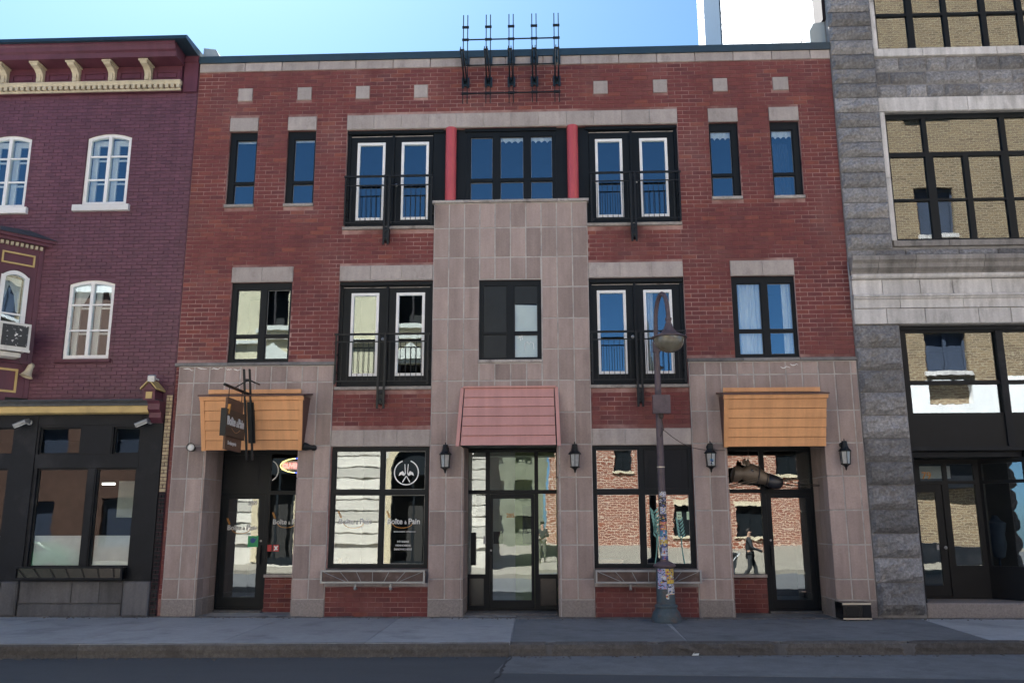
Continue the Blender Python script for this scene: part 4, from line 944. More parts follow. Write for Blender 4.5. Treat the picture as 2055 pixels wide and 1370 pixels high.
# --- cups on the sill inside the left shop window
for x, mt, lb, h in ((-4.20, 'paper_brown', 'brown paper cup in the corner of the bakery window', .12), (-4.06, 'oven_black', 'dark paper cup beside the brown cup in the bakery window', .15)):
    m = MB(); m.lathe((x, .20, 1.0), [(.028, 0), (.042, h-.02), (.045, h-.02), (.045, h), (.03, h+.01), (0, h+.01)], 14); tag(m.build('paper_cup', mt, smooth=True), lb, 'paper cup')
m = MB(); m.box(-4.40, -2.40, .145, .6, .93, .998); tag(m.build('window_shelf', 'interior_pale'), 'pale display shelf just inside the left bakery window', 'shelf')
m = MB(); m.box(1.02, 1.55, .55, .95, 1.02, 1.07); bt = thing('bench', (1.3, .75, .045), 'pale wooden bench inside the right hand shop window', 'bench'); m.build('seat', 'paper_brown', bt)
for x in (1.08, 1.49): m = MB(); m.box(x-.03, x+.03, .6, .9, .045, 1.019); m.build('leg', 'paper_brown', bt)
# --- horse head
H = thing('horse_head', (4.3, .72, 2.7), 'bronze horse head with bridle roped across the right hand doorway', 'sculpture')
secs = [  # x, y, z, half height, half depth
 (3.88, .74, 2.80, .10, .12), (3.90, .72, 2.80, .165, .17), (4.0, .72, 2.80, .17, .165), (4.06, .70, 2.80, .13, .13), (4.10, .70, 2.82, .125, .13), (4.18, .70, 2.83, .195, .15), (4.28, .70, 2.81, .20, .155), (4.38, .69, 2.78, .185, .14),
 (4.48, .68, 2.735, .145, .12), (4.58, .67, 2.69, .115, .105), (4.66, .67, 2.66, .105, .10)]
def loft(secs, mat, name, par, tilt=-.35, n=18):
    m = MB(); rings = []
    for x, y, z, a_, b_ in secs:
        rings.append([m.p((x - math.sin(tilt)*a_*math.sin(2*math.pi*k/n)*.6, y+b_*math.cos(2*math.pi*k/n), z+a_*math.sin(2*math.pi*k/n))) for k in range(n)])
    for p, q in zip(rings, rings[1:]):
        for k in range(n): m.face((p[k], p[(k+1) % n], q[(k+1) % n], q[k]))
    m.face(rings[0][::-1]); m.face(rings[-1]); return m.build(name, mat, par, smooth=True)
loft(secs, 'bronze', 'head', H)
loft([(4.60, .67, 2.68, .135, .12), (4.66, .66, 2.65, .145, .13), (4.76, .66, 2.625, .135, .125), (4.85, .66, 2.605, .115, .11), (4.89, .66, 2.60, .07, .07)], 'dark_leather', 'muzzle_strap', H)
for sx, sz in ((4.20, .0), (4.145, .02)):
    m = MB(); m.lathe((sx, .64+.04*(sz > 0), 3.0+sz), [(.045, -.03), (.038, .03), (.018, .09), (0, .12)], 8); m.build('ear', 'bronze', H, smooth=True)
m = MB(); m.lathe((4.265, .555, 2.865), [(.028, .0), (.024, -.012), (0, -.018)], 10, axis='y'); m.build('eye', 'oven_black', H, smooth=True)
m = MB(); m.lathe((4.345, .562, 2.885), [(.018, .0), (.014, -.010), (0, -.014)], 10, axis='y'); m.build('bridle_boss', 'oven_black', H, smooth=True)
for x, z, a_, b_ in ((4.40, 2.775, .185, .142), (4.57, 2.69, .125, .112)):
    m = MB(); m.tube([(x+.35*.6*a_*math.sin(2*math.pi*k/16), .685+(b_+.006)*math.cos(2*math.pi*k/16), z+(a_+.006)*math.sin(2*math.pi*k/16)) for k in range(17)], .012, 5); m.build('bridle_band', 'dark_leather', H)
m = MB()
for z in (.0, .035): m.tube([(4.38, .54, 2.70-z), (4.05, .50, 2.62-z*1.5), (3.80, .50, 2.56-z*.6)], .008, 5)
m.build('rein', 'bronze', H)
m = MB(); m.tube([(4.86, .62, 2.66), (5.2, .58, 2.60), (5.605, .52, 2.56)], .009, 5); m.tube([(4.88, .60, 2.60), (5.25, .56, 2.53), (5.605, .52, 2.545)], .007, 5); m.tube([(4.24, .70, 3.0), (4.235, .70, 3.37)], .007, 5); m.build('rope', 'rope', H)
# --- microwave left on the pavement
V = thing('microwave', (5.79, -.35, 0), 'black microwave oven with silver trim left on the pavement', 'microwave')
MV = Matrix.Translation((5.84, -.26, 0)) @ Matrix.Rotation(R(3), 4, 'Z')
m = MB(MV); m.box(-.27, .27, -.13, .24, .02, .325); m.build('case', 'oven_black', V)
m = MB(MV); m.box(-.268, .10, -.15, -.131, .05, .285); m.build('door', 'oven_black', V)
m = MB(MV); m.box(-.20, .04, -.1525, -.1505, .085, .245); m.build('door_window', 'lantern_glass' if False else 'interior_dark', V)
m = MB(MV); m.box(.104, .268, -.15, -.131, .05, .285); m.build('control_panel', 'shop_black', V)
m = MB(MV); m.box(-.27, .27, -.155, -.131, .288, .318); m.build('top_trim', 'silver_trim', V)
m = MB(MV); m.box(-.27, .27, -.155, -.131, .018, .047); m.build('bottom_trim', 'silver_trim', V)
m = MB(MV)
for x in (-.22, .22):
    for y in (-.08, .18): m.lathe((x, y, 0), [(.02, .0), (.02, .022)], 10)
m.build('foot', 'rubber', V)

# ================================================================== STREET LAMP
def street_lamp(loc, label, group='hooked street lamps', stickers=True, ang=R(9)):
    L = thing('street_lamp', loc, label, 'street lamp', group); X, Y, Z = loc
    m = MB(); m.lathe(loc, [(.275, .0), (.275, .10), (.26, .14), (.252, .17), (.205, .235), (.195, .26), (.215, .265), (.215, .30), (.178, .325), (.172, .5), (.166, .98)], 28); m.build('base', 'lamp_base_paint', L, smooth=True)
    m = MB(); m.lathe(loc, [(.168, .975), (.21, 1.0), (.215, 1.03), (.15, 1.075), (.085, 1.10)], 24); m.build('collar', 'lamp_paint', L, smooth=True)
    ca, sa = math.cos(ang), math.sin(ang)
    def d(r): return (X + r*sa, Y - r*ca)
    m = MB(); m.tube([(X, Y, Z+1.09), (X, Y, Z+3.2), (X, Y, Z+5.45)], [.076, .068, .058], 16); pol = m.build('pole', 'lamp_paint', L, smooth=True)
    pts = [(X, Y, Z+5.42)]
    for i in range(19):
        a_ = math.pi*i/18; r = .43*(1-math.cos(a_)); x, y = d(r); pts.append((x, y, Z+5.62+.60*math.sin(a_)**.9 if 0 < i < 18 else Z+5.62))
    m = MB(); m.tube(pts, .043, 12); m.build('arm', 'lamp_paint', L, smooth=True)
    sx, sy = d(.86); zr = Z+5.245
    m = MB(); m.lathe((sx, sy, zr), [(.045, .40), (.062, .395), (.062, .35), (.052, .345), (.052, .29), (.07, .27), (.085, .20), (.15, .115), (.245, .06), (.335, .02), (.335, .004), (.29, .0)], 32); m.build('shade', 'lamp_paint', L, smooth=True)
    m = MB(); m.lathe((sx, sy, zr), [(.285, .0), (.284, -.03)] + [(.284*math.cos(a_*math.pi/20), -.03-.25*math.sin(a_*math.pi/20)) for a_ in range(1, 11)], 32); m.build('globe', 'globe_plastic', L, smooth=True)
    m = MB(); m.tube([(X+.02, Y-.02, Z+5.25), d(.45)+(Z+5.42,), (sx-.04, sy, zr+.30)], .013, 6); m.box(X-.07, X+.07, Y-.07, Y+.07, Z+5.14, Z+5.36); m.build('brace', 'lamp_paint', L)
    m = MB(); m.box(X-.13, X+.20, Y-.20, Y-.06, Z+3.90, Z+4.25); cb = m.build('control_box', 'lamp_paint', L)
    m = MB(); m.box(X-.135, X+.205, Y-.212, Y-.2, Z+3.895, Z+4.255); m.build('lid', 'lamp_paint', cb)
    m = MB(); m.lathe((X+.03, Y-.12, Z+3.80), [(.03, 0), (.045, .03), (.045, .10)], 10); m.tube([(X+.03, Y-.12, Z+3.80), (X+.07, Y-.10, Z+3.6), (X+.0, Y-.07, Z+3.45)], .01, 5); m.build('conduit', 'rope', cb)
    m = MB(); m.lathe((X, Y, Z+2.86), [(.078, 0), (.078, .02)], 14); m.build('band', 'silver_trim', L)
    if stickers:
        bands = [(2.30, 2.40, .05), (2.12, 2.28, .15), (1.98, 2.11, .05), (1.84, 1.97, .15), (1.77, 1.83, .30), (1.68, 1.76, .31), (1.56, 1.675, .44), (1.50, 1.555, .7), (1.42, 1.50, .58), (1.36, 1.415, .97), (1.28, 1.355, .70), (1.20, 1.275, .05), (1.13, 1.195, .97)]
        for z0, z1, t in bands:
            m = MB(); w = uni(.75, 1.25); c0 = -math.pi/2 + uni(-.3, .3); rr = .0775
            m.lathe((X, Y, Z), [(rr, z0), (rr-.0012, z1)], 10, a0=c0-w, a1=c0+w, t=t); m.build('sticker', 'sticker_print', L)
        for z0, z1, c0, w, t in ((.60, .97, -2.05, .52, .72), (.70, .96, -1.05, .45, .58), (.50, .69, -.95, .5, .05), (.52, .62, -1.15, .3, .88), (.88, .965, -1.1, .55, .6), (.42, .52, -1.5, .16, .86), (.78, .86, -1.85, .22, .0), (.66, .75, -2.2, .3, .15)):
            m = MB(); rr = .1785 + uni(0, .002); m.lathe((X, Y, Z), [(rr+.002*(1-z0), z0), (rr-.006, z1)], 8, a0=c0-w, a1=c0+w, t=t); m.build('sticker', 'sticker_print', L)
    return L
street_lamp((2.225, -.66, 0), 'mauve hooked street lamp plastered with stickers before the facade')
m = MB(); pts = []
A, Bp = Vector((2.25, -.74, 3.62)), Vector((3.2, -.12, 3.24))
for i in range(13):
    u = i/12; p = A.lerp(Bp, u); p.z -= .10*math.sin(math.pi*u); pts.append(p)
m.tube(pts, .007, 5); m.tube([(3.33, -.10, 3.26), (3.45, -.06, 3.235), (3.60, -.05, 3.235)], .006, 5); tag(m.build('cable', 'rope'), 'thin black cable sagging from the lamp post to a wall lantern', 'cable')

# ================================================================== PURPLE PAINTED BUILDING
P = thing('purple_building', (-11, 0, 0), 'purple painted brick building with white arched windows and a black shopfront', 'building')
PX0, PX1 = -17.0, -7.80
arcs = [(-10.235, -9.225, 8.70, 10.40, .10), (-12.53, -11.52, 8.665, 10.40, .10), (-10.30, -9.29, 5.245, 6.985, .09), (-14.8, -13.8, 8.68, 10.40, .10)]
core = MB(); core.plate(PX0, PX1-.002, 4.30, 12.0, [(a, b, c, d) for a, b, c, d, r in arcs], .010, .26); core.build('wall', 'purple_mortar', P)
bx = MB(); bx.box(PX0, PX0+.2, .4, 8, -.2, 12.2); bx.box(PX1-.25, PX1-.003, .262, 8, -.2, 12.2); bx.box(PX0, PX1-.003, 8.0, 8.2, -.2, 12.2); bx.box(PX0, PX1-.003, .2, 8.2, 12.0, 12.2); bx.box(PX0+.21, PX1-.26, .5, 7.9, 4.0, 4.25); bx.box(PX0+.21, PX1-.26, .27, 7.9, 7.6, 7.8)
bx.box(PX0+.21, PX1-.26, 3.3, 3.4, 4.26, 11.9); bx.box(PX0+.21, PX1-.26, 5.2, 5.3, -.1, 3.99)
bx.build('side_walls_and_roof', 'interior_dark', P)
ph = [(a, b, c, d+r*.35) for a, b, c, d, r in arcs]
lay_bricks(P, PX0+4.2, PX1-.004, 4.33, 11.36, ph, .226, .0805, .010, .018, 'purple_brick', jit=.0035, c=.003, near=lambda p: p[2]+abs(p[0]+8.5)*.3)
for a, b, c, d, r in arcs:                                   # brick fill between the square opening and the arched head, with a rowlock arch above
    n = 10; m = MB()
    for i in range(n):
        x0 = a+(b-a)*i/n; x1 = a+(b-a)*(i+1)/n; f = lambda x: d - r*(2*(x-a)/(b-a)-1)**2*1.0 + r*.0
        m.prism([(x0, f(x0)+.001+r*.0), (x1, f(x1)+.001), (x1, d+r*.36), (x0, d+r*.36)], .004, .2, axis='y', t=rnd())
    m.build('arch_fill', 'purple_brick', P)
def arched_window(par, a, b, c, d, r, y, fw=.075, midw=.07, bars=(), M=None, inner=True, one=False, name='window', glass='glass'):
    """white casement with a segmental head: outer frame, middle post, bars"""
    n = 16; f = lambda x, w=0.: d - r*(2*(x-a)/(b-a)-1)**2 - w
    m = MB(M)
    m.box(a, a+fw, y, y+.09, c, f(a+fw*.3)); m.box(b-fw, b, y, y+.09, c, f(b-fw*.3)); m.box(a+fw, b-fw, y, y+.09, c, c+fw*1.15)
    for i in range(n):
        x0 = a+(b-a)*i/n; x1 = a+(b-a)*(i+1)/n
        m.prism([(x0, f(x0, fw)), (x1, f(x1, fw)), (x1, f(x1)), (x0, f(x0))], y-.002, y+.088, axis='y')
    xm = (a+b)/2
    if not one: m.box(xm-midw/2, xm+midw/2, y-.006, y+.085, c+fw*1.15, f(xm, fw))
    o = m.build(name, 'white_paint', par)
    cells = [(a+fw, xm-midw/2), (xm+midw/2, b-fw)] if not one else [(a+fw, b-fw)]
    for z in bars:
        for p, q in cells: s2 = MB(M); s2.box(p, q, y+.02, y+.06, z-.018, z+.018); s2.build('glazing_bar', 'white_paint', o)
    for p, q in cells:
        zs = [c+fw*1.15] + list(bars) + [None]
        for k in range(len(zs)-1):
            lo = zs[k] + (.018 if k else 0); hi = zs[k+1]-.018 if zs[k+1] else min(f(p, fw), f(q, fw))+.05
            pane(o, p, q, lo, hi, y+.04, glass, M=M)
    if inner:
        i2 = MB(M)
        for p, q in cells:
            zt = min(f(p, fw), f(q, fw)) + .03
            i2.plate(p-.02, q+.02, c, zt+.03, [(p+.11, q-.03, c+.1, zt-.10)], y+.16, y+.20)
            for z in bars: i2.box(p+.11, q-.03, y+.165, y+.195, z-.06, z-.02)
        i2.build('inner_casement', 'white_paint', o)
    return o
for a, b, c, d, r in arcs:
    h = (d-c); aw = arched_window(P, a+.003, b-.003, c+.003, d+.0, r, .045, bars=(c+h*.365, c+h*.69))
    if c < 6:
        m = MB(); m.prism([(a+.09, 6.86), (a+.42, 6.86), (a+.13, 6.25), (a+.09, 6.2)], .21, .222, axis='y'); m.prism([(b-.09, 6.86), (b-.26, 6.86), (b-.12, 6.4), (b-.09, 6.4)], .21, .222, axis='y'); m.build('curtain', 'curtain', aw)
    if c > 8: panel(P, a-.15, b+.11, c-.15, c-.005, -.09, .15, 'white_paint', 'sill', gap=.001)
    else: panel(P, a-.13, b+.07, c-.085, c-.005, -.06, .12, 'purple_paint', 'sill', gap=.001)
# cornice: dentils, frieze with panels, brackets, crown moulding, roof edge
cx1 = -8.16
m = MB(); m.box(PX0, cx1, -.10, .008, 11.36, 12.02); m.build('frieze', 'purple_paint', P)
m = MB(); m.prism([(-.101, 11.49), (-.18, 11.49), (-.20, 11.53), (-.22, 11.55), (-.22, 11.575), (-.101, 11.575)], PX0, cx1+.03); m.box(PX0, cx1+.02, -.14, -.101, 11.36, 11.40); m.build('dentil_moulding', 'cream_paint', P)
dm = MB(); dm.box(-.0375, .0375, -.19, -.102, 11.405, 11.488); dme = dm.mesh('dentil', 'cream_paint')
x = cx1-.03
while x > -12.8: place('dentil', dme, P, (x, 0, 0)); x -= .128
m = MB(); m.prism([(-.101, 11.97), (-.52, 11.97), (-.54, 12.08), (-.60, 12.11), (-.62, 12.20), (-.66, 12.23), (-.66, 12.27), (-.101, 12.27)], PX0, -8.12); m.build('crown_moulding', 'purple_paint', P)
m = MB(); m.prism([(.3, 12.22), (-.66, 12.272), (-.74, 12.272), (-.74, 12.35), (-.70, 12.37), (.3, 12.42)], PX0, -7.83); m.build('roof_edge', 'roof_metal', P)
m = MB(); m.box(-8.13, -7.81, -.05, .02, 11.36, 12.25); m.box(-8.13, -7.81, -.08, .02, 12.08, 12.16); m.build('end_pier', 'purple_paint', P)
k = -8.90
while k > -13:
    prof = [(-.101, 11.58), (-.17, 11.58), (-.19, 11.66), (-.18, 11.72), (-.21, 11.80), (-.30, 11.86), (-.42, 11.88), (-.45, 11.91), (-.45, 11.968), (-.101, 11.968)]
    m = MB(); m.prism(prof, k-.075, k+.075); br = m.build('cornice_bracket', 'cream_paint', P)
    m = MB(); m.box(k-.105, k+.105, -.47, -.102, 11.925, 11.966); m.box(k-.03, k+.03, -.205, -.15, 11.60, 11.80); m.build('bracket_cap', 'cream_paint', br)
    m = MB(); m.plate(k+.13, k+.71, 11.60, 11.86, [(k+.18, k+.66, 11.65, 11.81)], -.125, -.101); m.box(k+.21, k+.63, -.12, -.1005, 11.68, 11.78); m.build('frieze_panel', 'purple_paint', P)
    k -= .833
# oriel bay on the left: a canted side and a front that runs out of the picture
O0 = Vector((-11.555, -.66, 0)); xd = Vector((.62, .66, 0)).normalized(); yd2 = Vector((-xd.y, xd.x, 0))
MO = Matrix(((xd.x, yd2.x, 0, O0.x), (xd.y, yd2.y, 0, O0.y), (0, 0, 1, 0), (0, 0, 0, 1))); LO = .905
OB = MB(MO); OB.plate(0, LO, 4.33, 7.80, [(.13, .67, 5.25, 7.10)], 0, .08); oriel = OB.build('oriel_side', 'purple_paint', P)
m = MB(); m.plate(-15, -11.56, 4.33, 7.80, [(-13.6, -12.2, 5.25, 7.0)], -.66, -.58); m.build('oriel_front', 'purple_paint', P)
m = MB(); m.prism([(-10.92, -.02), (-11.5, -.57), (-15, -.57), (-15, -.02)], 4.33, 4.4, axis='z'); m.prism([(-10.95, .0), (-11.52, -.56), (-15, -.56), (-15, .0)], 7.72, 7.79, axis='z'); m.box(-15, -11.0, -.01, .004, 4.41, 7.7); m.build('oriel_inside', 'interior_dark', P)
m = MB(); m.prism([(-10.70, -.001), (-11.49, -.86), (-15.1, -.86), (-15.1, -.001)], 7.80, 7.87, axis='z'); m.prism([(-10.76, -.001), (-11.52, -.80), (-15.1, -.80), (-15.1, -.001)], 7.73, 7.80, axis='z')
m.build('oriel_cornice', 'purple_paint', P)
m = MB(); b0 = [m.p(q) for q in ((-10.66, -.001, 7.87), (-11.47, -.90, 7.87), (-15.1, -.90, 7.87), (-15.1, -.001, 7.87))]; t0 = [m.p(q) for q in ((-11.3, -.001, 8.13), (-11.75, -.35, 8.13), (-15.1, -.35, 8.13), (-15.1, -.001, 8.13))]
for k in range(4): m.face((b0[k], b0[(k+1) % 4], t0[(k+1) % 4], t0[k]))
m.face(t0); m.face(b0[::-1]); m.build('oriel_roof', 'slate', P)
for i in range(9):
    m = MB(MO); x = .04+.095*i; m.box(x, x+.05, -.07, -.001, 7.64, 7.715); m.build('dentil', 'cream_paint', oriel)
def picture_frame(a, b, c, d, w=.035):
    m = MB(MO); m.plate(a, b, c, d, [(a+w, b-w, c+w, d-w)], -.03, -.001); m.build('panel_moulding', 'yellow_trim', oriel)
picture_frame(.10, .74, 7.24, 7.50); picture_frame(-.05, .66, 4.50, 5.00, .045)
m = MB(MO); m.box(-.02, LO-.02, -.05, -.001, 5.12, 5.19); m.box(.0, .06, -.02, -.001, 4.4, 7.7); m.box(LO-.10, LO-.02, -.02, -.001, 4.4, 7.72); m.build('oriel_moulding', 'purple_paint', oriel)
ow = arched_window(P, .13, .67, 5.25, 7.10, .14, -.035, fw=.085, bars=(6.16,), M=MO, inner=False, one=True)
m = MB(MO); m.prism([(.24, 6.98), (.56, 6.95), (.56, 6.2), (.5, 6.25), (.44, 6.6)], .10, .11, axis='y'); m.prism([(.22, 6.95), (.36, 6.97), (.26, 6.5)], .10, .11, axis='y'); m.build('curtain', 'curtain', ow)
m = MB(MO)
for i in range(8):
    x0 = .13+.54*i/8; x1 = .13+.54*(i+1)/8; f = lambda x: 7.10-.14*(2*(x-.13)/.54-1)**2
    m.prism([(x0, f(x0)), (x1, f(x1)), (x1, 7.12), (x0, 7.12)], -.004, .06, axis='y'); m.prism([(x0, f(x0)+.03), (x1, f(x1)+.03), (x1, f(x1)+.065), (x0, f(x0)+.065)], -.028, -.0045, axis='y')
m.build('oriel_arch', 'purple_paint', oriel)
# air conditioner through the oriel window
A = thing('air_conditioner', (-11.2, -.8, 5.3), 'white air conditioner with peeling black grille jutting from the oriel window', 'air conditioner')
m = MB(MO); m.box(.08, .66, -.62, .10, 5.32, 5.86); m.build('case', 'ac_white', A)
m = MB(MO); m.box(.661, .672, -.56, -.08, 5.37, 5.82); m.box(.13, .61, -.632, -.6205, 5.37, 5.81); m.build('grille', 'ac_grille', A)
m = MB(MO); m.box(.07, .675, -.635, -.60, 5.27, 5.319); m.box(.15, .55, -.45, -.1, 5.18, 5.268); m.build('drip_tray', 'ac_white', A)
# cream floodlight and the small cable on the oriel foot
F = thing('floodlight', (-10.93, -.22, 4.9), 'old cream floodlight with a flared shade by the oriel foot', 'floodlight')
m = MB(); Mx = Matrix.Translation((-10.80, -.22, 5.08)) @ Vector((-.20, -.25, -1)).to_track_quat('Z', 'Y').to_matrix().to_4x4(); m.M = Mx
m.lathe((0, 0, 0), [(0, -.01), (.055, 0), (.065, .08), (.075, .16), (.11, .24), (.135, .265), (.12, .262), (.07, .17)], 18); m.build('shade', 'cream_paint', F, smooth=True)
m = MB(); m.tube([(-10.92, -.02, 5.10), (-10.86, -.12, 5.13), (-10.80, -.22, 5.09)], .022, 8); m.lathe((-10.92, -.003, 5.10), [(.06, 0), (.06, -.025), (0, -.03)], 12, axis='y'); m.build('bracket', 'cream_paint', F)
m = MB(); m.tube([(-11.12, -.42, 5.16), (-11.02, -.34, 5.18), (-10.96, -.22, 5.02), (-10.86, -.12, 5.10)], .006, 5); m.build('wire', 'rope', F)
# shopfront
m = MB(); m.prism([(.2, 4.36), (-.34, 4.33), (-.36, 4.30), (-.30, 4.28), (-.25, 4.25), (-.25, 4.21), (.2, 4.21)], PX0, -8.02); m.build('shop_roof', 'slate', P)
m = MB(); m.prism([(-.02, 4.208), (-.235, 4.208), (-.255, 4.19), (-.255, 4.07), (-.20, 4.05), (-.02, 4.05)], PX0, -8.20); m.build('shop_cornice', 'yellow_trim', P)
SH = [(-10.575, -9.70, 3.23, 3.79), (-9.0, -8.44, 3.23, 3.79), (-12.6, -11.13, 3.23, 3.79), (-10.54, -9.47, .96, 2.94), (-9.285, -8.455, .96, 2.94), (-12.6, -11.17, .96, 2.94)]
m = MB(); m.plate(PX0, -7.94, .69, 4.05, SH, -.03, .10); sf = m.build('shopfront', 'shop_black', P)
m = MB()
m.box(-11.10, -10.62, -.055, -.031, .70, 4.04); m.box(-8.40, -7.95, -.055, -.031, .70, 4.04); m.box(-10.61, -8.41, -.045, -.031, 2.95, 3.21); m.box(-9.665, -9.03, -.04, -.031, 3.23, 3.80); m.box(-10.61, -8.41, -.05, -.031, 3.84, 4.04); m.box(-9.45, -9.31, -.045, -.031, .99, 2.94)
m.build('pilaster_boards', 'shop_black', sf)
for a, b, c, d in SH:
    m = MB(); m.plate(a+.001, b-.001, c+.001, d-.001, [(a+.03, b-.03, c+.03, d-.03)], .02, .07); wf = m.build('window', 'shop_black', P)
    pane(wf, a+.025, b-.025, c+.025, d-.025, .045, 'clear_glass')
    if d-c > 1: m = MB(); m.box(a+.03, b-.03, .10, .104, c+.03, c+.62); m.build('frosted_film', 'lace', wf)
m = MB(); m.plate(-10.62, -8.43, .73, .985, [(-10.585, -8.465, .765, .95)], -.30, -.27); wb = m.build('front_frame', 'shop_black', None)
PB = thing('window_box', (-9.5, -.2, .73), 'glossy black window box under the black shopfront window', 'window box'); wb.parent = PB; wb.location = -Vector((-9.5, -.2, .73))
m = MB(); m.box(-10.60, -8.45, -.265, -.058, .74, .96); m.build('liner', 'oven_black', PB)
for i in range(7):
    x0 = -10.5+.30*i; m = MB(); m.tube([(x0+.05*(i-3)*.5, -.285, .946), (x0+.1, -.285, .77)], .006, 4); m.build('brace_bar', 'shop_black', PB)
bsx = [(-17, -11.0, -.16), (-10.62, -8.50, -.06), (-8.48, -7.945, -.13)]
m = MB(); m.box(PX0, -7.945, -.02, .25, -.2, .69); m.build('base_wall', 'base_concrete', P)
for a, b, y in bsx:
    if b-a < 1 or b-a > 3: panel(P, a, b, .01, .689, y, abs(y)-.021, 'base_concrete', 'base_stone', gap=.003, c=.03)
    else:
        for p, q in ((a, -9.55), (-9.55, -8.98), (-8.98, b)): panel(P, p, q, .26, .689, y+uni(-.006, .006), abs(y)-.025, 'base_concrete', 'base_stone', gap=.004, c=.01)
        panel(P, a, b, .0, .25, y-.03, abs(y), 'base_concrete', 'base_stone', gap=.004, c=.02)
panel(P, -11.0, -10.64, .01, .689, -.12, .095, 'base_concrete', 'base_stone', gap=.003, c=.03)
# interior of the shop seen through the glass
m = MB(); m.box(-12.5, -8.3, .9, 1.3, -.1, .95); m.box(-9.6, -8.5, 1.6, 2.6, 1.95, 2.75); m.build('counter', 'interior_pale', P)
m = MB()
for x in (-10.3, -9.45, -8.9): m.box(x, x+.28, 2.2, 2.26, 2.70, 2.74)
m.build('strip_light', 'strip_light', P)
# house-shaped corbel ending the shop cornice
m = MB(); m.box(-8.27, -8.03, -.38, -.0, 4.30, 4.52); m.prism([(-8.30, 4.50), (-8.15, 4.66), (-8.0, 4.50)], -.42, -.0, axis='y'); m.prism([(-.0, 3.86), (-.10, 3.86), (-.20, 3.96), (-.20, 4.06), (-.30, 4.12), (-.30, 4.24), (-.36, 4.30), (-.0, 4.30)], -8.20, -7.95); cbo = m.build('corbel', 'purple_paint', P)
m = MB(); m.prism([(-8.32, 4.51), (-8.15, 4.695), (-7.98, 4.51), (-7.98, 4.545), (-8.15, 4.73), (-8.32, 4.545)], -.45, .0, axis='y'); m.box(-8.215, -8.085, -.395, -.381, 4.335, 4.47); m.build('gable_trim', 'yellow_trim', cbo)
m = MB(); m.box(-7.99, -7.80, -.02, .2, .0, 4.5); m.build('joint_wall', 'purple_mortar', P)
lay_bricks(P, -7.935, -7.80, 2.45, 4.45, [], .135, .075, .012, .03, 'beige_brick', yf=-.045, limit=40, name='cream_brick')
lay_bricks(P, -7.935, -7.80, .0, 2.45, [], .135, .075, .012, .03, 'shop_black', yf=-.045, limit=0)
# camera and two small flood lamps of the shopfront
m = MB(); Ct = thing('security_camera', (-8.16, -.3, 4.7), 'white security camera above the little house shaped corbel', 'camera')
Mx = Matrix.Translation((-8.15, -.32, 4.76)) @ Vector((.35, -1, -.25)).to_track_quat('Y', 'Z').to_matrix().to_4x4(); m = MB(Mx); m.box(-.065, .065, -.12, .16, -.055, .065); m.build('housing', 'ac_white', Ct)
m = MB(); m.tube([(-8.15, -.01, 4.78), (-8.15, -.25, 4.78)], .02, 8); m.build('arm', 'ac_white', Ct)
for x, sg, lb in ((-10.86, -1, 'grey flood lamp on the black shopfront below the oriel'), (-8.30, -1, 'grey flood lamp on the black shopfront below the corbel')):
    Fl = thing('flood_lamp', (x, -.06, 3.87), lb, 'flood lamp', 'grey flood lamps on the black shopfront')
    m = MB(); m.lathe((x+.08, -.056, 3.89), [(.055, 0), (.055, -.04), (.03, -.05), (.02, -.12)], 12, axis='y'); m.build('mount', 'steel_grey', Fl, smooth=True)
    Mx = Matrix.Translation((x+.02, -.22, 3.87)) @ Matrix.Rotation(R(-22), 4, 'Y') @ Matrix.Rotation(R(15), 4, 'X'); m = MB(Mx); m.box(-.17, .10, -.11, .11, -.035, .045, c=.02); m.build('head', 'steel_grey', Fl)
    m = MB(Mx); m.box(-.15, .08, -.10, .10, -.045, -.036); m.build('lens', 'lamp_lens', Fl)

# ================================================================== GREY GRANITE BUILDING
G = thing('granite_building', (10, 0, 0), 'grey rough granite building with black gridded windows on the right', 'building')
GX0, GX1 = 6.375, 16.0; YP = -.06
W3, W2 = (7.42, GX1, 12.03, 14.6), (7.42, GX1, 7.60, 10.53)
SHOP = (7.30, GX1, -.1, 5.79)
m = MB(); m.plate(GX0, GX1, -.2, 16.0, [W3, W2, SHOP], .012, .40); m.build('wall', 'granite_joint', G)
m = MB(); m.box(GX0, GX0+.25, .402, 9, -.2, 16); m.box(GX1-.2, GX1, .402, 9, -.2, 16); m.box(GX0, GX1, 9, 9.2, -.2, 16); m.box(GX0, GX1, .3, 9.2, 16.0, 16.2); m.box(GX0+.26, GX1-.3, .41, 8.9, 6.0, 6.4); m.box(GX0+.26, GX1-.3, .41, 8.9, 11.2, 11.6); m.box(GX0+.26, GX1-.3, 3.6, 3.7, 6.41, 15.9); m.box(GX0+.26, GX1-.3, 4.0, 4.1, -.1, 5.99)
m.build('side_walls_and_roof', 'interior_dark', G)
m = MB(); m.box(GX0, 7.295, YP+.03, .3, .0, 5.785); m.box(GX0, 7.31, YP+.03, .011, 7.2, 16); m.build('pier_joint', 'granite_joint', G)
zs = [.06, .675, 1.135, 1.60, 2.07, 2.535, 3.0, 3.465, 3.925, 4.39, 4.855, 5.32, 5.785]
for i, (a, b) in enumerate(zip(zs, zs[1:])): rough_block(G, GX0, 7.285, a, b, YP, .08, 'granite', seedo=i*3.7, gap=.006)
z = 7.41; i = 0
while z < 15.5:
    rough_block(G, GX0, 7.315, z, z+.3455, YP, .08, 'granite', seedo=50+i*2.3, bulge=.07, gap=.006, amp=.075); z += .3455; i += 1
def run(z0, z1, x0, x1, lens, yf=.0, bulge=.045, amp=.05):
    x = x0; i = 0
    while x < x1:
        q = min(x1, x+lens[i % len(lens)]); 
        if x1-q < .15: q = x1
        rough_block(G, x, q, z0, z1, yf, .06, 'granite', bulge=bulge, seedo=x*3+z0, gap=.009, amp=amp); x = q; i += 1
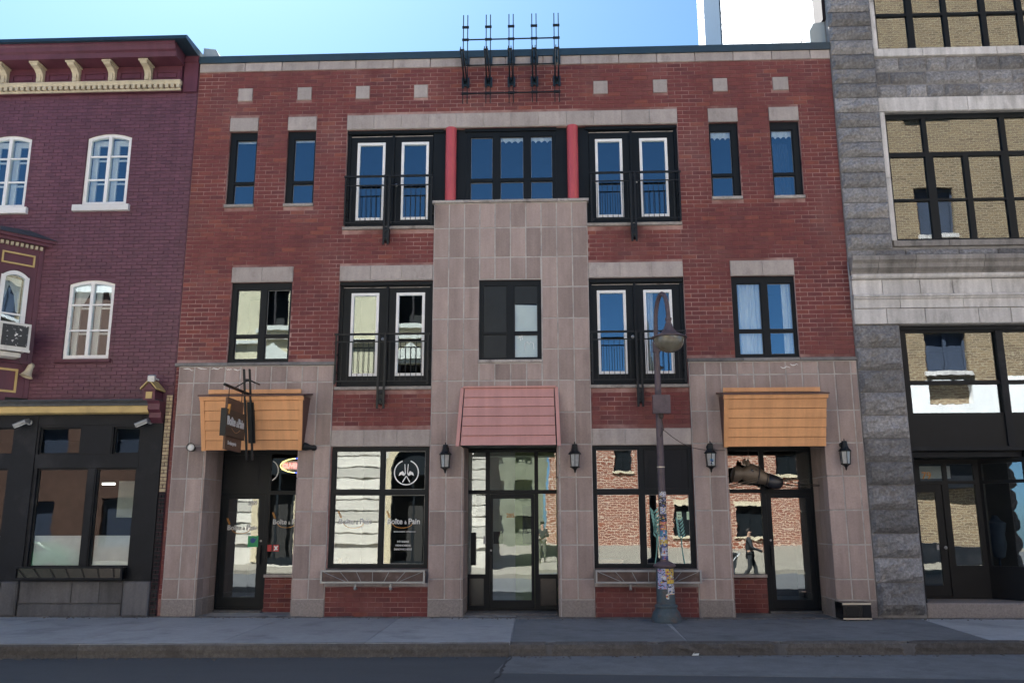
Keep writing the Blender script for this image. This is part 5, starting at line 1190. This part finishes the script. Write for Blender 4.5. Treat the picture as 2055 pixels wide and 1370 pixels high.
run(11.50, 11.83, 7.33, 13, [.52, .60, .42, .66, .48]); run(11.19, 11.49, 7.33, 13, [.30, .78, 1.15, .7, .5]); run(10.87, 11.18, 7.33, 13, [.62, .45, .38, .75, .95])
run(7.205, 7.405, GX0, 13, [.58, .62, 1.1, .8, .9], yf=-.04)
def course(z0, z1, y, lens, mat, name='limestone_block', x0=6.38, th=None, prof=None, gap=.005):
    x = x0; i = 0
    while x < 13:
        q = x+lens[i % len(lens)]
        if prof: m = MB(); m.prism(prof, x+gap, q-gap, t=rnd()); m.build(name, mat, G)
        else: panel(G, x, q, z0, z1, y+uni(-.003, .003), (th or abs(y)+.01), mat, name, gap=gap)
        x = q; i += 1
course(10.53, 10.86, -.05, [1.9, 2.2], 'limestone', 'lintel', x0=7.31); course(11.835, 12.025, -.07, [1.05, 1.6], 'limestone', 'sill', x0=7.31); course(7.46, 7.595, -.09, [1.15, 1.7], 'weathered_limestone', 'sill', x0=7.325); 
for z0, z1 in ((7.60, 9.0), (9.0, 10.525), (12.03, 13.2), (13.2, 14.5)): panel(G, 7.315, 7.425, z0, z1, -.04, .1, 'limestone', 'jamb_stone', gap=.003)
m = MB(); m.box(7.316, 13, -.02, .011, 7.405, 7.46); m.build('bed_joint', 'granite_joint', G)
course(0, 0, 0, [.54, .76, 1.38, 1.2], 'weathered_limestone', 'cornice_stone', x0=6.36, prof=[(.011, 7.20), (-.33, 7.20), (-.34, 7.17), (-.34, 7.10), (-.29, 7.06), (-.27, 7.04), (-.27, 6.95), (-.22, 6.92), (-.16, 6.88), (-.15, 6.84), (.011, 6.84)])
course(0, 0, 0, [.48, .76, 1.38, 1.2], 'limestone', 'cornice_stone', x0=6.37, prof=[(.011, 6.835), (-.20, 6.835), (-.215, 6.81), (-.20, 6.77), (-.16, 6.745), (.011, 6.745)])
course(6.415, 6.74, -.11, [.62, .77, .66, .79, .9], 'limestone'); 
course(0, 0, 0, [.95, 1.28, 1.5], 'limestone', x0=6.38, prof=[(.011, 6.41), (-.17, 6.41), (-.185, 6.385), (-.185, 6.365), (-.15, 6.345), (-.15, 6.325), (-.115, 6.31), (-.115, 6.13), (.011, 6.13)])
course(5.795, 6.125, -.10, [.66, .78, 1.08, .65, .6], 'limestone')
m = MB(); m.box(6.37, 13, -.02, .0115, 5.79, 7.2); m.build('bed_joint', 'weathered_limestone', G)
m = MB(); m.tube([(6.33, -.12, 7.12), (6.325, -.14, 6.9), (6.34, -.12, 6.6), (6.335, -.12, 6.25), (6.34, -.08, 6.1)], .014, 6); m.build('loose_cable', 'steel_grey', G)
# windows
window(G, 7.43, 13, 12.04, 14.6, .10, [(7.50, 8.17), (8.31, 8.965), (9.07, 9.80), (9.92, 10.6), (10.72, 11.5)], [(12.11, 12.91), (12.97, 13.9)], sash=.0, name='grid_window', glass='grid_glass')
m = MB(); cs = [(7.50, 8.25), (8.42, 9.045), (9.165, 9.86), (10.02, 10.7), (10.85, 11.5)]
holes = [(a, b, 9.635, 10.42) for a, b in ((7.50, 8.25), (8.345, 9.91), (10.02, 11.6))] + [(a, b, c, d) for a, b in cs for c, d in ((7.68, 8.53), (8.575, 9.54))]
m.plate(7.43, 13, 7.602, 10.525, holes, .10, .19); w2 = m.build('grid_window', 'dark_metal', G)
for a, b, c, d in holes: pane(w2, a, b, c, d, .145, 'grid_glass')
# shopfront of the granite building
m = MB(); m.plate(7.305, 13, 3.28, 5.785, [(7.48, 9.30, 4.65, 5.66), (7.48, 9.30, 3.985, 4.57), (9.42, 11.5, 4.65, 5.66), (9.42, 11.5, 3.985, 4.57)], .14, .24); gs = m.build('shopfront_frame', 'shop_fascia', G)
for a, b in ((7.48, 9.30), (9.42, 11.5)):
    pane(gs, a, b, 4.65, 5.66, .19, 'shop_glass'); pane(gs, a, b, 3.985, 4.57, .19, 'shop_glass')
m = MB(); m.box(7.306, 13, .07, .139, 3.22, 3.30); m.box(7.306, 13, .09, .139, 5.70, 5.76); m.box(9.29, 9.43, .10, .139, 3.31, 5.69); m.build('fascia_moulding', 'shop_black', gs)
m = MB(); m.box(7.33, 13, .25, 1.2, 3.10, 3.2); m.box(7.30, 7.34, .0, 1.1, -.1, 3.2); m.build('entry_ceiling', 'shop_black', G)
m = MB(); m.plate(7.345, 9.05, .29, 3.095, [(7.82, 8.30, 2.655, 3.0), (8.38, 8.93, 2.655, 3.0), (8.38, 8.93, .94, 2.59), (7.46, 8.25, .33, 2.58)], .92, 1.0); ge = m.build('entry_frame', 'shop_fascia', G)
for a, b, c, d in ((7.82, 8.30, 2.655, 3.0), (8.38, 8.93, 2.655, 3.0), (8.38, 8.93, .94, 2.59)): pane(ge, a, b, c, d, .95, 'shop_glass')
m = MB(); m.plate(7.465, 8.245, .335, 2.575, [(7.58, 8.10, .55, 2.42)], .94, .98); gd = m.build('door', 'shop_fascia', G); pane(gd, 7.58, 8.10, .55, 2.42, .955, 'shop_glass')
m = MB(); m.lathe((8.19, .94, 1.30), [(.02, 0), (.02, -.03), (.035, -.05), (0, -.07)], 10, axis='y'); m.build('knob', 'steel_grey', gd, smooth=True)
m = MB(); m.box(8.02, 8.07, .925, .939, 1.26, 1.36); m.build('lock', 'steel_grey', gd)
text('79', 'orange_print', ge, (7.86, .935, 2.70), .20)
m = MB(); m.box(7.9, 8.6, 1.25, 1.3, 2.72, 2.98); m.build('pale_paper', 'board', G)  # plain pale sheet behind the entry transom
MA = Matrix.Translation((9.055, .95, 0)) @ Matrix.Rotation(R(-52), 4, 'Z')
m = MB(MA); m.plate(.0, .95, .29, 3.095, [(.07, .88, .94, 2.59), (.07, .88, 2.655, 3.0)], -.04, .04); ga = m.build('angled_frame', 'shop_fascia', G)
pane(ga, .07, .88, .94, 2.59, .0, 'shop_glass', M=MA); pane(ga, .07, .88, 2.655, 3.0, .0, 'shop_glass', M=MA)
m = MB(); m.plate(9.60, 13, .29, 3.21, [(9.75, 11.4, .94, 2.95)], .13, .23); ge2 = m.build('entry_frame', 'shop_fascia', G); pane(ge2, 9.75, 11.4, .94, 2.95, .17, 'shop_glass')
m = MB(); m.box(7.30, 13, -.03, 1.5, -.1, .285, c=.02); m.build('entry_step', 'plinth_granite', G)
m = MB(); m.lathe((9.55, 1.5, .29), [(.16, .0), (.02, .03), (.02, .75), (.11, .8), (.17, 1.05), (.15, 1.25), (.20, 1.5), (.10, 1.56), (.05, 1.65), (0, 1.66)], 16); tag(m.build('dress_form', 'denim', smooth=True), 'dark dress form behind the slanting entry window', 'mannequin')

# party wall of the granite building above the brick roof
m = MB(); m.box(GX0+.03, GX0+.3, 9.21, 14.28, -.2, 26); m.box(GX0+.03, GX0+.3, .65, 9.2, 16.2, 26); m.box(GX0+.31, GX1, 14.0, 14.2, -.2, 26); m.build('rear_wall', 'interior_dark', G)
wb_ = MB(); z = 11.9; r = 0
while z < 25.9:                                              # white painted blocks of the party wall above the brick roof
    y = .62 - .35*(r % 2)
    while y < 14.28:
        q = min(y+.48, 14.32); g_ = uni(.002, .006) if rnd() > .30 else uni(.025, .06)
        if q-y > .1 and q > .7: wb_.box(GX0-.012-uni(0, .003), GX0+.05, max(y, .62)+.003, q-.003, z+g_, z+.232, t=rnd())
        y = q
    z += .236; r += 1
wb_.build('white_blocks', 'tin_roof', G, kind='stuff')
m = MB(); m.box(GX0-.05, GX0+.02, 10.2, 12.85, 11.9, 26); m.build('blue_pilaster', 'blue_flashing', G)
m = MB(); m.prism([(.16, 12.24), (.16, 12.80), (.7, 13.0), (.7, 12.24)], 6.10, 6.365); m.prism([(6.02, 12.24), (6.02, 12.62), (6.12, 12.80), (6.365, 12.84), (6.365, 12.24)], .14, .20, axis='y'); m.build('parapet_flashing', 'grey_flashing', G)
m = MB(); m.box(6.30, 6.373, .05, .615, 12.84, 26); m.build('parapet', 'parapet_brown', G)

# ================================================================== ACROSS THE STREET (seen in the glass)
fs = MB(); fs.box(-60, 60, -19.3, -15.0, -.5, -.06); fs.build('far_sidewalk', 'lot_paving', kind='structure')
lot = MB(); lot.box(-60, 80, -120, -19.3, -.5, -.055); lot.build('parking_lot', 'lot_paving', kind='structure')
SB = thing('stone_building', (-14, -22, 0), 'pale dressed stone building with an arched dark doorway across the street', 'building')
yb = -19.4; arches = [(-6.75, -4.95), (-13.0, -11.2)]; SX = -16.6
m = MB(); hol = [(a, b, 0, 5.2) for a, b in arches] + [(a+.2, b-.2, 6.4, 8.6) for a, b in arches] + [(a+.2, b-.2, 10.4, 12.4) for a, b in arches]
m.plate(SX, -2.6, -.1, 5.6, hol, yb-.4, yb); m.build('wall', 'pale_stone', SB)
m = MB(); m.plate(SX, -2.6, 5.6, 13.6, hol, yb-.4, yb-.03); m.build('wall', 'cream_stone', SB)
m = MB(); m.box(SX, -2.6, yb-12, yb-.9, -.1, 13.6); m.build('inside', 'interior_dark', SB)
m = MB(); z = .8
xs_ = [(SX, -13.0), *[(b, a2) for (a, b), (a2, b2) in zip(arches[::-1], arches[::-1][1:])], (-4.95, -2.6)]
for k in range(10):
    z = .75+.47*k
    for a, b in xs_:
        if z < 5.5: m.box(a+.02, b-.02, yb+.001, yb+.085, z+.06, z+.47, t=rnd())
m.build('stone_courses', 'pale_stone', SB, kind='stuff')
for a, b in arches:
    c = (a+b)/2; r = (b-a)/2
    m = MB(); m.lathe((c, yb+.02, 4.2), [(r, .0), (r, .09), (r+.28, .09), (r+.28, .0)], 20, axis='y', a0=math.pi, a1=2*math.pi); m.box(a-.28, a, yb, yb+.11, 0, 4.2); m.box(b, b+.28, yb, yb+.11, 0, 4.2); m.build('arch_trim', 'cream_stone', SB)
    m = MB(); m.plate(a, b, 0, 5.2, [(a+.12, c-.05, .3, 3.9), (c+.05, b-.12, .3, 3.9)], yb-.2, yb-.12); m.build('door', 'dark_metal', SB)
    m = MB()
    for (sx, ex) in ((a, c), (c, b)):
        n = 8
        for i in range(n):
            x0 = sx+(ex-sx)*i/n; x1 = sx+(ex-sx)*(i+1)/n; f = lambda x: 4.2+math.sqrt(max(0, r*r-(x-c)**2))
            m.prism([(x0, f(x0)), (x1, f(x1)), (x1, 5.25), (x0, 5.25)], yb-.1, yb-.002, axis='y')
    m.build('spandrel', 'pale_stone', SB)
    m = MB(); m.box(a, b, yb-.3, yb+.12, 6.2, 6.4); m.prism([(a-.15, 8.75), (c, 9.5), (b+.15, 8.75)], yb-.05, yb+.3, axis='y'); m.box(a-.1, b+.1, yb-.05, yb+.18, 8.6, 8.74); m.box(a, b, yb-.3, yb+.12, 10.2, 10.4); m.build('window_trim', 'pale_stone', SB)
    for z0, z1 in ((6.42, 8.58), (10.42, 12.38)):
        m = MB(); m.plate(a+.2, b-.2, z0, z1, [(a+.28, c-.04, z0+.08, z1-.08), (c+.04, b-.28, z0+.08, z1-.08)], yb-.3, yb-.22); m.build('window', 'parapet_brown', SB)
m = MB(); m.prism([(yb-.2, 13.3), (yb+.2, 13.3), (yb+.5, 13.75), (yb+.55, 14.0), (yb-.2, 14.0)], SX, -2.5); m.build('cornice', 'pale_stone', SB)
for z, h in ((5.55, .3), (9.7, .16), (12.75, .12)):
    m = MB(); m.box(SX, -2.55, yb-.05, yb+.2, z, z+h); m.build('string_course', 'pale_stone', SB)
m = MB(); m.prism([(yb-.1, 14.0), (yb-3, 16.5), (yb-11, 16.5), (yb-12, 14.0)], SX, -2.7); m.build('roof', 'slate', SB)
RB = thing('low_brick_building', (8, -46, 0), 'low orange brick building beyond the sunlit parking lot', 'building')
yr = -44.0; up = [(4.7, 6.0), (9.6, 11.0), (16.6, 18.2)]; lo = [(8.9, 10.8), (13.9, 15.9)]
m = MB(); m.plate(.2, 22.0, -.1, 8.0, [(a, b, .8, 2.9) for a, b in lo]+[(a, b, 5.1, 6.9) for a, b in up], yr-.4, yr); m.box(.2, 22, yr-9, yr-1.2, -.1, 7.9); m.build('wall', 'far_red_brick', RB)
m = MB(); m.box(.0, 22.2, yr-9.2, yr+.1, 8.0, 8.3); m.build('coping', 'limestone', RB)
for ws_, z0, z1 in ((lo, .8, 2.9), (up, 5.1, 6.9)):
    for a, b in ws_:
        m = MB(); m.plate(a, b, z0, z1, [(a+.1, (a+b)/2-.05, z0+.1, z1-.1), ((a+b)/2+.05, b-.1, z0+.1, z1-.1)], yr-.3, yr-.2); m.box(a, b, yr-.35, yr-.301, z0, z1); m.build('window', 'dark_metal', RB)
        m = MB(); m.box(a-.15, b+.15, yr-.2, yr+.12, z0-.18, z0); m.box(a-.1, b+.1, yr-.2, yr+.03, z1, z1+.4); m.build('sill', 'cream_paint', RB)
YB = thing('yellow_brick_building', (24, -30, 0), 'tall yellow brick building across the street on the right', 'building')
yy = -21.0; yw = [(17.4, 19.3), (24, 26), (30, 32)]; lev = [(8.5, 10.3), (14.9, 17.2), (21.0, 23.2)]
m = MB(); m.plate(12.2, 40, 8.1, 30, [(a, b, c, d) for a, b in yw for c, d in lev], yy-.4, yy); m.build('wall', 'far_yellow_brick', YB)
m = MB(); m.plate(12.2, 40, 6.3, 8.1, [(a, b, 6.9, 7.9) for a, b in yw], yy-.4, yy+.02); m.build('white_band', 'white_paint', YB)
m = MB(); m.plate(12.2, 40, -.1, 6.29, [(a-2, b+1, .8, 3.4) for a, b in yw], yy-.4, yy+.03); m.box(14, 28, yy+.031, yy+.9, 5.2, 6.1); m.build('shopfront', 'shop_black', YB)
m = MB(); m.prism([(12.25, yy-.41), (39.9, yy-.41), (39.9, yy-12), (19.5, yy-12)], -.1, 29.8, axis='z'); m.build('side_walls', 'far_yellow_brick', YB)
m = MB(); m.box(12.1, 40, yy-.2, yy+.35, 29.6, 30.3)
for a, b in yw:
    for c, d in lev: m.box(a-.1, b+.1, yy-.2, yy+.15, c-.2, c)
m.build('stone_band', 'limestone', YB, kind='stuff')
for a, b in yw:
    for c, d in lev: m = MB(); m.plate(a, b, c, d, [(a+.1, (a+b)/2-.07, c+.1, d-.1), ((a+b)/2+.07, b-.1, c+.1, d-.1)], yy-.3, yy-.2); m.box(a, b, yy-.4, yy-.35, c, d); m.build('window', 'denim', YB)
BB = thing('brown_brick_building', (-28, -26, 0), 'dark brown brick building across the street on the left', 'building')
yk = -25.0; bw = [(x, x+1.6) for x in (-38, -34, -30, -26, -22, -18.5)]
m = MB(); m.plate(-42, -16.8, -.1, 13.5, [(a, b, c, d) for a, b in bw for c, d in ((.6, 3.0), (4.6, 6.6), (8.4, 10.6))], yk-.4, yk); m.box(-42, -16.8, yk-10, yk-.9, -.1, 13.4); m.build('wall', 'brown_facade', BB)
for a, b in bw:
    for c, d in ((.6, 3.0), (4.6, 6.6), (8.4, 10.6)): m = MB(); m.plate(a, b, c, d, [(a+.12, b-.12, c+.12, d-.12)], yk-.3, yk-.2); m.box(a, b, yk-.4, yk-.35, c, d); m.build('window', 'denim', BB)
m = MB(); m.box(-42.2, -16.7, yk-10.2, yk+.2, 13.5, 13.9); m.build('coping', 'limestone', BB)
FB = thing('far_office_building', (-6, -75, 0), 'plain olive office building far behind the parking lot', 'building')
m = MB(); m.plate(-34, .0, -.1, 13.5, [(x, x+1.8, z, z+1.7) for x in range(-33, -1, 3) for z in (1.2, 4.6, 8.0, 11.0)], -72.4, -72); m.box(-34, 0, -84, -72.8, -.1, 13.4); m.build('wall', 'olive_facade', FB)
m = MB()
for x in range(-33, -1, 3):
    for z in (1.2, 4.6, 8.0, 11.0): m.plate(x, x+1.8, z, z+1.7, [(x+.1, x+.85, z+.1, z+1.6), (x+.95, x+1.7, z+.1, z+1.6)], -72.3, -72.2)
m.build('windows', 'dark_metal', FB, kind='stuff')
# parked green car, met in the glass of the black shopfront
CR = thing('parked_car', (-20.0, -15.9, -.2), 'green car parked across the street, seen in the shop glass', 'car')
prof = [(-2.15, .30), (-2.18, .62), (-2.05, .80), (-1.2, .92), (-.55, 1.36), (.75, 1.42), (1.55, 1.0), (2.05, .92), (2.15, .60), (2.12, .30)]
m = MB(); rings = []
for y, w in ((-.84, .94), (-.78, 1.0), (.78, 1.0), (.84, .94)): rings.append([m.p((-20+x, -15.9+y*(.82 if z > 1.0 else 1), -.2+.30+(z-.30)*w)) for x, z in prof])
for p, q in zip(rings, rings[1:]):
    for k in range(len(prof)): m.face((p[k], p[(k+1) % len(prof)], q[(k+1) % len(prof)], q[k]))
m.face(rings[0][::-1]); m.face(rings[-1]); m.build('body', 'car_green', CR, smooth=True)
for y in (-.79, .79):
    sg = 1 if y > 0 else -1
    for q in ([(-1.05, .95), (-.5, 1.30), (.02, 1.34), (.02, .95)], [(.1, .95), (.1, 1.34), (.7, 1.36), (1.3, 1.02), (1.3, .95)]):
        m = MB(); m.prism([(-20+x, -.2+z) for x, z in q], -15.9+y*.985, -15.9+y*.985+sg*.02, axis='y'); m.build('side_window', 'oven_black', CR)
    for x in (-1.38, 1.32):
        m = MB(); m.lathe((-20+x, -15.9+y-.09, .12), [(.0, .0), (.32, .0), (.34, .03), (.34, .16), (.32, .19), (.0, .19)], 20, axis='y'); wl = m.build('wheel', 'rubber', CR, smooth=True)
        m = MB(); m.lathe((-20+x, -15.9+y+sg*.103, .12), [(.0, -.003), (.2, -.003), (.2, .003), (0, .003)], 14, axis='y'); m.build('rim', 'steel_grey', wl)
L2 = street_lamp((14.2, -17.2, -.06), 'hooked street lamp on the far pavement', stickers=False, ang=R(180))

# --- people met only in the reflections
def skinned(name, nodes, edges, radii, mat, par, root=0, sub=2):
    me = bpy.data.meshes.new(name); me.from_pydata([tuple(Vector(p)) for p in nodes], edges, []); me.materials.append(MATS[mat])
    o = bpy.data.objects.new(name, me); COL.objects.link(o); o.parent = par
    md = o.modifiers.new('skin', 'SKIN'); md.use_smooth_shade = True
    for v, r in zip(me.skin_vertices[0].data, radii): v.radius = (r, r) if not isinstance(r, tuple) else r; v.use_root = False
    me.skin_vertices[0].data[root].use_root = True
    sb = o.modifiers.new('sub', 'SUBSURF'); sb.levels = sub; sb.render_levels = sub
    return o
def person(loc, rz, label, H=1.74, top='dark_cloth', legs='dark_cloth', hair='hair', stride=.0, hands=(.15, .95), look=0.):
    pn = thing('person', loc, label, 'person', 'people reflected in the shop glass'); pn.rotation_euler.z = rz; k = H/1.74
    h1, h2 = hands
    N = {'pel': (0, 0, .95), 'wai': (0, 0, 1.10), 'che': (0, .0, 1.30), 'nek': (0, -.01, 1.46), 'hd0': (0, -.03, 1.55), 'hd1': (0, -.035, 1.66),
         'sL': (-.19, 0, 1.40), 'eL': (-.24, -.05, 1.13), 'wL': (-.16, -h1-.12, h2), 'pL': (-.13, -h1-.20, h2+.01), 'sR': (.19, 0, 1.40), 'eR': (.24, -.05, 1.13), 'wR': (.16, -h1-.12, h2), 'pR': (.13, -h1-.20, h2+.01),
         'hL': (-.10, 0, .90), 'kL': (-.11, -.05-stride*.5, .50), 'aL': (-.11, -stride+.02, .09), 'tL': (-.12, -stride-.14, .04), 'hR': (.10, 0, .90), 'kR': (.11, -.03+stride*.2, .50), 'aR': (.11, stride+.05, .10), 'tR': (.12, stride-.10, .04)}
    rad = {'pel': .12, 'wai': .115, 'che': (.14, .11), 'nek': .055, 'hd0': .075, 'hd1': .085, 'sL': .06, 'eL': .045, 'wL': .032, 'pL': .036, 'sR': .06, 'eR': .045, 'wR': .032, 'pR': .036, 'hL': .085, 'kL': .058, 'aL': .042, 'tL': .035, 'hR': .085, 'kR': .058, 'aR': .042, 'tR': .035}
    E_ = [('pel', 'wai'), ('wai', 'che'), ('che', 'nek'), ('nek', 'hd0'), ('hd0', 'hd1'), ('che', 'sL'), ('sL', 'eL'), ('eL', 'wL'), ('wL', 'pL'), ('che', 'sR'), ('sR', 'eR'), ('eR', 'wR'), ('wR', 'pR'), ('pel', 'hL'), ('hL', 'kL'), ('kL', 'aL'), ('aL', 'tL'), ('pel', 'hR'), ('hR', 'kR'), ('kR', 'aR'), ('aR', 'tR')]
    def part(name, keys, mat, grow):
        ks = [q for q in N if q in keys]; idx = {q: i for i, q in enumerate(ks)}
        ed = [(idx[a], idx[b]) for a, b in E_ if a in idx and b in idx]
        rr = [tuple((x+grow)*k for x in rad[q]) if isinstance(rad[q], tuple) else (rad[q]+grow)*k for q in ks]
        return skinned(name, [Vector(N[q])*k for q in ks], ed, rr, mat, pn)
    part('body', list(N), 'skin', 0)
    part('jacket', ['pel', 'wai', 'che', 'sL', 'eL', 'wL', 'sR', 'eR', 'wR'], top, .018)
    part('trousers', ['pel', 'hL', 'kL', 'aL', 'hR', 'kR', 'aR'], legs, .014)
    for sd in 'LR': part('shoe', ['a'+sd, 't'+sd], 'rubber', .014)
    m = MB(); n = 12
    for j in range(6):
        a0, a1 = j*math.pi/11, (j+1)*math.pi/11
        for i in range(n):
            b0_, b1_ = 2*math.pi*i/n, 2*math.pi*(i+1)/n; q = lambda a_, b_: ((.092*math.sin(a_)*math.cos(b_))*k, (-.015+.108*math.sin(a_)*math.sin(b_))*k, (1.655+.115*math.cos(a_))*k)
            if j < 3 or math.sin((b0_+b1_)/2) > -.2: m.poly([q(a0, b0_), q(a0, b1_), q(a1, b1_), q(a1, b0_)])
    me = m.mesh('hair', hair, None, True); ho = bpy.data.objects.new('hair', me); COL.objects.link(ho); ho.parent = pn
    m = MB(); m.lathe((0, -.118*k, 1.615*k), [(.016, .02), (.012, .0), (.0, -.018)], 8, axis='y'); no = bpy.data.objects.new('nose', m.mesh('nose', 'skin', None, True)); COL.objects.link(no); no.parent = pn
    m = MB()
    for sx in (-.032, .032): m.box(sx*k-.012, sx*k+.012, -.112*k, -.102*k, 1.635*k, 1.648*k)
    eo = bpy.data.objects.new('eyes', m.mesh('eyes', 'oven_black')); COL.objects.link(eo); eo.parent = pn
    return pn
person((7.0, -11.0, -.20), R(100), 'man in a dark jacket pushing a stroller, seen in the glass', 1.80, stride=.24, hands=(.32, 1.02))
person((6.4, -11.6, -.20), R(100), 'fair haired woman in dark clothes walking beside the stroller', 1.66, hair='fair_hair', legs='denim', stride=.20, hands=(.12, .9))
person((-.1, -20.0, -.06), R(180), 'person in olive trousers standing across the street', 1.78, legs='olive_cloth', hands=(.22, 1.22))
Sr = thing('stroller', (6.1, -10.9, -.2), 'dark folding stroller pushed along the street', 'stroller')
m = MB()
for y in (-11.15, -10.7): m.tube([(6.65, y, .82), (6.2, y, .35), (5.75, y, -.05)], .014, 6); m.tube([(5.85, y, .55), (6.2, y, .30), (6.5, y, -.05)], .014, 6)
m.tube([(6.65, -11.15, .82), (6.65, -10.7, .82)], .016, 6); m.build('frame', 'steel_grey', Sr)
m = MB(); m.prism([(6.45, .30), (6.0, .20), (5.75, .32), (5.95, .42), (6.3, .46), (6.5, .80), (6.58, .78)], -11.13, -10.72, axis='y'); m.prism([(6.5, .80), (6.2, .88), (5.95, .72), (6.1, .70), (6.45, .74)], -11.14, -10.71, axis='y'); m.build('seat', 'dark_cloth', Sr)
for x in (5.75, 6.5):
    for y in (-11.16, -10.70): m = MB(); m.lathe((x, y-.02, -.08), [(.05, .0), (.12, .0), (.12, .04), (.05, .04)], 16, axis='y'); m.build('wheel', 'rubber', Sr)
